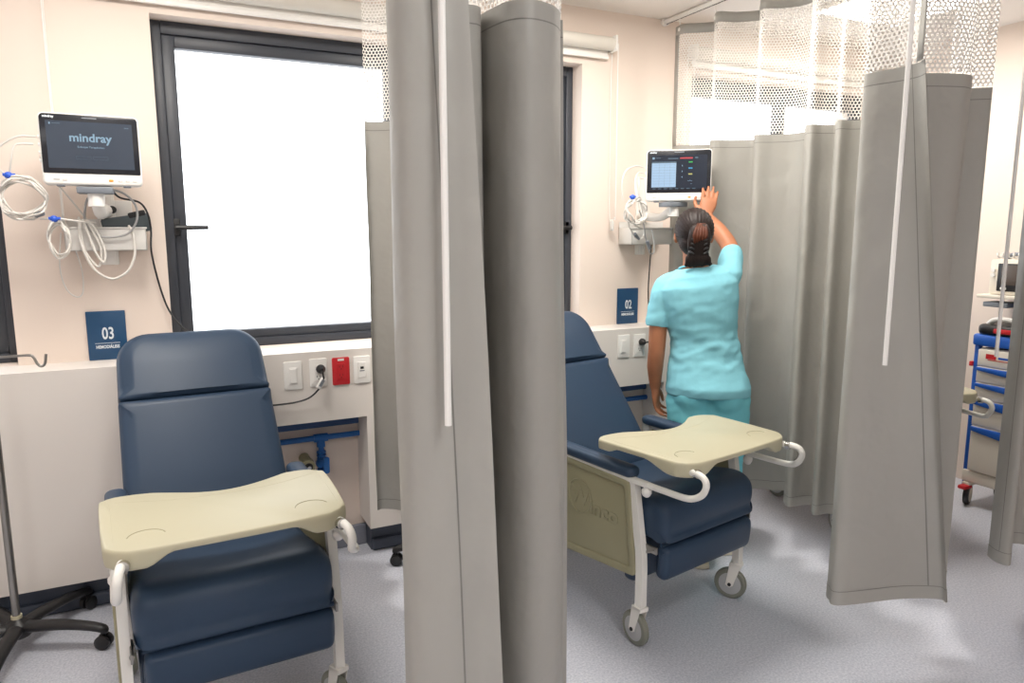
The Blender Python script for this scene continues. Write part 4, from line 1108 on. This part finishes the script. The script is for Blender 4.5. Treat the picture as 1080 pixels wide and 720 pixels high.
# scrub top: body and two short sleeves, hem square over the hips
bm = bmesh.new()
rg = []
for x, y, z, w, d in [(.002, -.012, .722, .168, .128), (.0, -.014, .76, .167, .130)] + TOR[2:10]:
    k = max(0., min(1., (z - .9) / .3)) * .13
    ex = .014 if z < 1.25 else .010
    rg.append(((x, y, z), ((w + ex) * math.cos(k), 0, (w + ex) * math.sin(k)), (0, d + ex, 0)))
rg[1] = rg[1]
loft(bm, rg)
tube(bm, [(-.130, .0, 1.205), (-.185, .0, 1.180), (-.212, -.004, 1.10), (-.222, -.006, 1.012)], [.054, .058, .054, .053], seg=20, smooth=5)
limb(bm, [(.0, .0, 1.20), (.05, .01, 1.215), (.075, .03, 1.235), (.088, .09, 1.285), (.095, .125, 1.315)], [.062, .060, .056, .053, .051])
bm = remesh(bm, .0055, 4); wrinkle(bm, .0042, 11, .93)
obj('scrub_top', bm, SCRUB, person, ang=180)
bm = bmesh.new()
tube(bm, [(-.070 + .066 * math.cos(a), .010 + .060 * math.sin(a), 1.272 - .012 * math.sin(a) + .009 * math.cos(a)) for a in [2 * PI * k / 28 for k in range(28)]], .0045, seg=8, closed=True)
obj('collar', bm, SCRUB, person)
# trousers
bm = bmesh.new()
loft(bm, [((-.006, -.012, .83), (.150, 0, 0), (0, .108, 0)), ((-.002, -.010, .78), (.158, 0, 0), (0, .112, 0)), ((.002, -.0, .72), (.160, 0, 0), (0, .100, 0)), ((.002, .0, .66), (.155, 0, 0), (0, .09, 0)), ((.002, -.01, .60), (.150, 0, 0), (0, .085, 0))])
for s, ps in ((1, [(.085, -.012, .70), (.088, -.004, .56), (.090, .006, .40), (.092, -.005, .25), (.094, -.01, .095)]), (-1, [(-.080, -.016, .70), (-.072, -.032, .56), (-.057, -.062, .40), (-.042, -.12, .25), (-.024, -.16, .095)])):
    limb(bm, ps, [.100, .092, .078, .072, .068])
    sphere(bm, (s * .079, -.060, .725), (.076, .078, .085), 20)
bm = remesh(bm, .0065, 8); wrinkle(bm, .0038, 12)
obj('scrub_trousers', bm, SCRUBP, person, ang=180)
for x, y in ((.094, .0), (-.022, -.15)):
    bm = bmesh.new()
    slab(bm, [(x - .036, y - .055), (x, y - .068), (x + .036, y - .055), (x + .040, y + .05), (x + .044, y + .11), (x + .030, y + .15), (x, y + .163), (x - .032, y + .15), (x - .044, y + .11), (x - .040, y + .05)], .0, .022, .006, 3)
    slab(bm, densify(smooth_closed([(x - .033, y - .045), (x, y - .06), (x + .033, y - .045), (x + .038, y + .05), (x + .041, y + .11), (x, y + .157), (x - .041, y + .11), (x - .038, y + .05)], 3), .02), .018, .075, .022, 4, fmap=lambda a, b, h: (a, b, .018 + (h - .018) * (1 if b - y < .06 else max(.5, 1 - (b - y - .06) * 6))))
    obj('shoe', bm, SHOE, person, ang=60)
# hair: smooth cap, twisted knot held by a claw clip, loose ends at the nape
hc = Vector((-.078, .030, 1.412))
bm = bmesh.new()
sphere(bm, hc + Vector((0, -.018, .016)), (.0825, .094, .0935), 30)
sphere(bm, hc + Vector((0, -.048, -.035)), (.066, .056, .062), 24)
bm2 = bmesh.new()
vs = [v for v in bm.verts if v.co.y > hc.y + .058 and v.co.z < hc.z + .055]
bmesh.ops.delete(bm, geom=vs, context='VERTS')
bmesh.ops.holes_fill(bm, edges=[e for e in bm.edges if e.is_boundary])
bm = remesh(bm, .0045, 5)
bm.normal_update()
for v in bm.verts:
    a = math.atan2(v.co.x - hc.x, v.co.z - hc.z + .03)
    v.co += v.normal * .0014 * math.sin(a * 46 + 3 * noise.noise(v.co * 20))
obj('hair', bm, HAIR, person, ang=180)
bm2.free()
bm = bmesh.new(); rnd = random.Random(5)
kc = hc + Vector((.010, -.110, -.030))
for k in range(9):      # twisted rope of hair running up from the nape and folded over
    o = (k - 4) * .0055
    tube(bm, [kc + Vector((o * .5, .012, -.075)), kc + Vector((o * 1.3, -.010, -.045)), kc + Vector((o * 1.5, -.022, .0)), kc + Vector((o * 1.2 + .004, -.014, .045 + .006 * math.cos(k))), kc + Vector((o * .8 + .008, .012, .062)), kc + Vector((o * .6, .028, .05))], [.010, .012, .013, .012, .009, .006], seg=8, smooth=5)
for k in range(7):
    o = (k - 3) * .012
    tube(bm, [kc + Vector((o * .7, .0, -.045)), kc + Vector((o * 1.1, -.006, -.075)), kc + Vector((o * 1.4 + .004 * rnd.random(), .004, -.098 - .012 * rnd.random()))], [.014, .013, .008], seg=8, smooth=4)
bm = remesh(bm, .0036, 4); bm.normal_update()
for v in bm.verts: v.co += v.normal * .0012 * math.sin(v.co.x * 900 + 4 * noise.noise(v.co * 25))
obj('hair_knot', bm, HAIR, person, ang=180)
bm = bmesh.new()
for k in range(5):
    o = (k - 2) * .008
    tube(bm, [kc + Vector((o * 1.1, -.034, -.01 + .004 * k)), kc + Vector((o * 1.5 + .003, -.034, .02)), kc + Vector((o * 1.2 + .006, -.022, .05)), kc + Vector((o * .8 + .009, .004, .070))], [.004, .0075, .007, .004], seg=8, smooth=5)
obj('highlight_strands', bm, HAIRR, person, ang=180)
bm = bmesh.new()
for s in (-1, 1):
    for k in range(4):
        z = -.045 + k * .018
        tube(bm, [kc + Vector((s * .036, .0, z)), kc + Vector((s * .037, -.020, z + .001)), kc + Vector((s * .028, -.034, z - .003)), kc + Vector((s * .019, -.036, z - .008))], [.0045, .005, .0042, .0022], seg=7, smooth=3)
    tube(bm, [kc + Vector((s * .036, -.010, -.060)), kc + Vector((s * .038, -.016, 0)), kc + Vector((s * .034, -.012, .045))], [.005, .0068, .005], seg=8, smooth=4)
obj('hair_clip', bm, BLACKP, person)
for s in (-1, 1):
    bm = bmesh.new(); sphere(bm, hc + Vector((s * .030, .0815, .004)), (.012, .007, .0075), 14); obj('eye', bm, WHITEP, person)
    bm = bmesh.new(); sphere(bm, hc + Vector((s * .030, .087, .004)), (.005, .003, .0055), 10); obj('iris', bm, BLACKP, person)

# ------------------------------------------------------------------ world, camera, view
w = bpy.data.worlds.new('sky'); SC.world = w; w.use_nodes = True
bg = w.node_tree.nodes['Background']; bg.inputs['Color'].default_value = (.92, .96, 1., 1); bg.inputs['Strength'].default_value = 3.2

cam = bpy.data.cameras.new('camera'); co = bpy.data.objects.new('camera', cam); COL.objects.link(co)
yaw, pit, rol, fpx = math.radians(26.13), math.radians(8.70), math.radians(-.115), 755.
fw = Vector((math.sin(yaw) * math.cos(pit), math.cos(yaw) * math.cos(pit), -math.sin(pit)))
rt = Vector((math.cos(yaw), -math.sin(yaw), 0)); up = rt.cross(fw)
r2 = rt * math.cos(rol) + up * math.sin(rol); u2 = -rt * math.sin(rol) + up * math.cos(rol)
co.matrix_world = Matrix(((r2.x, u2.x, -fw.x, 0), (r2.y, u2.y, -fw.y, 0), (r2.z, u2.z, -fw.z, 1.42), (0, 0, 0, 1)))
cam.sensor_fit = 'HORIZONTAL'; cam.sensor_width = 36; cam.lens = fpx / 1080 * 36; cam.clip_start = .05
SC.camera = co
SC.cycles.max_bounces = 10; SC.cycles.transparent_max_bounces = 24; SC.cycles.diffuse_bounces = 6
SC.cycles.use_denoising = True
SC.view_settings.view_transform = 'Standard'; SC.view_settings.look = 'None'
SC.view_settings.exposure = 0.; SC.view_settings.gamma = 1.; SC.view_settings.use_curve_mapping = False
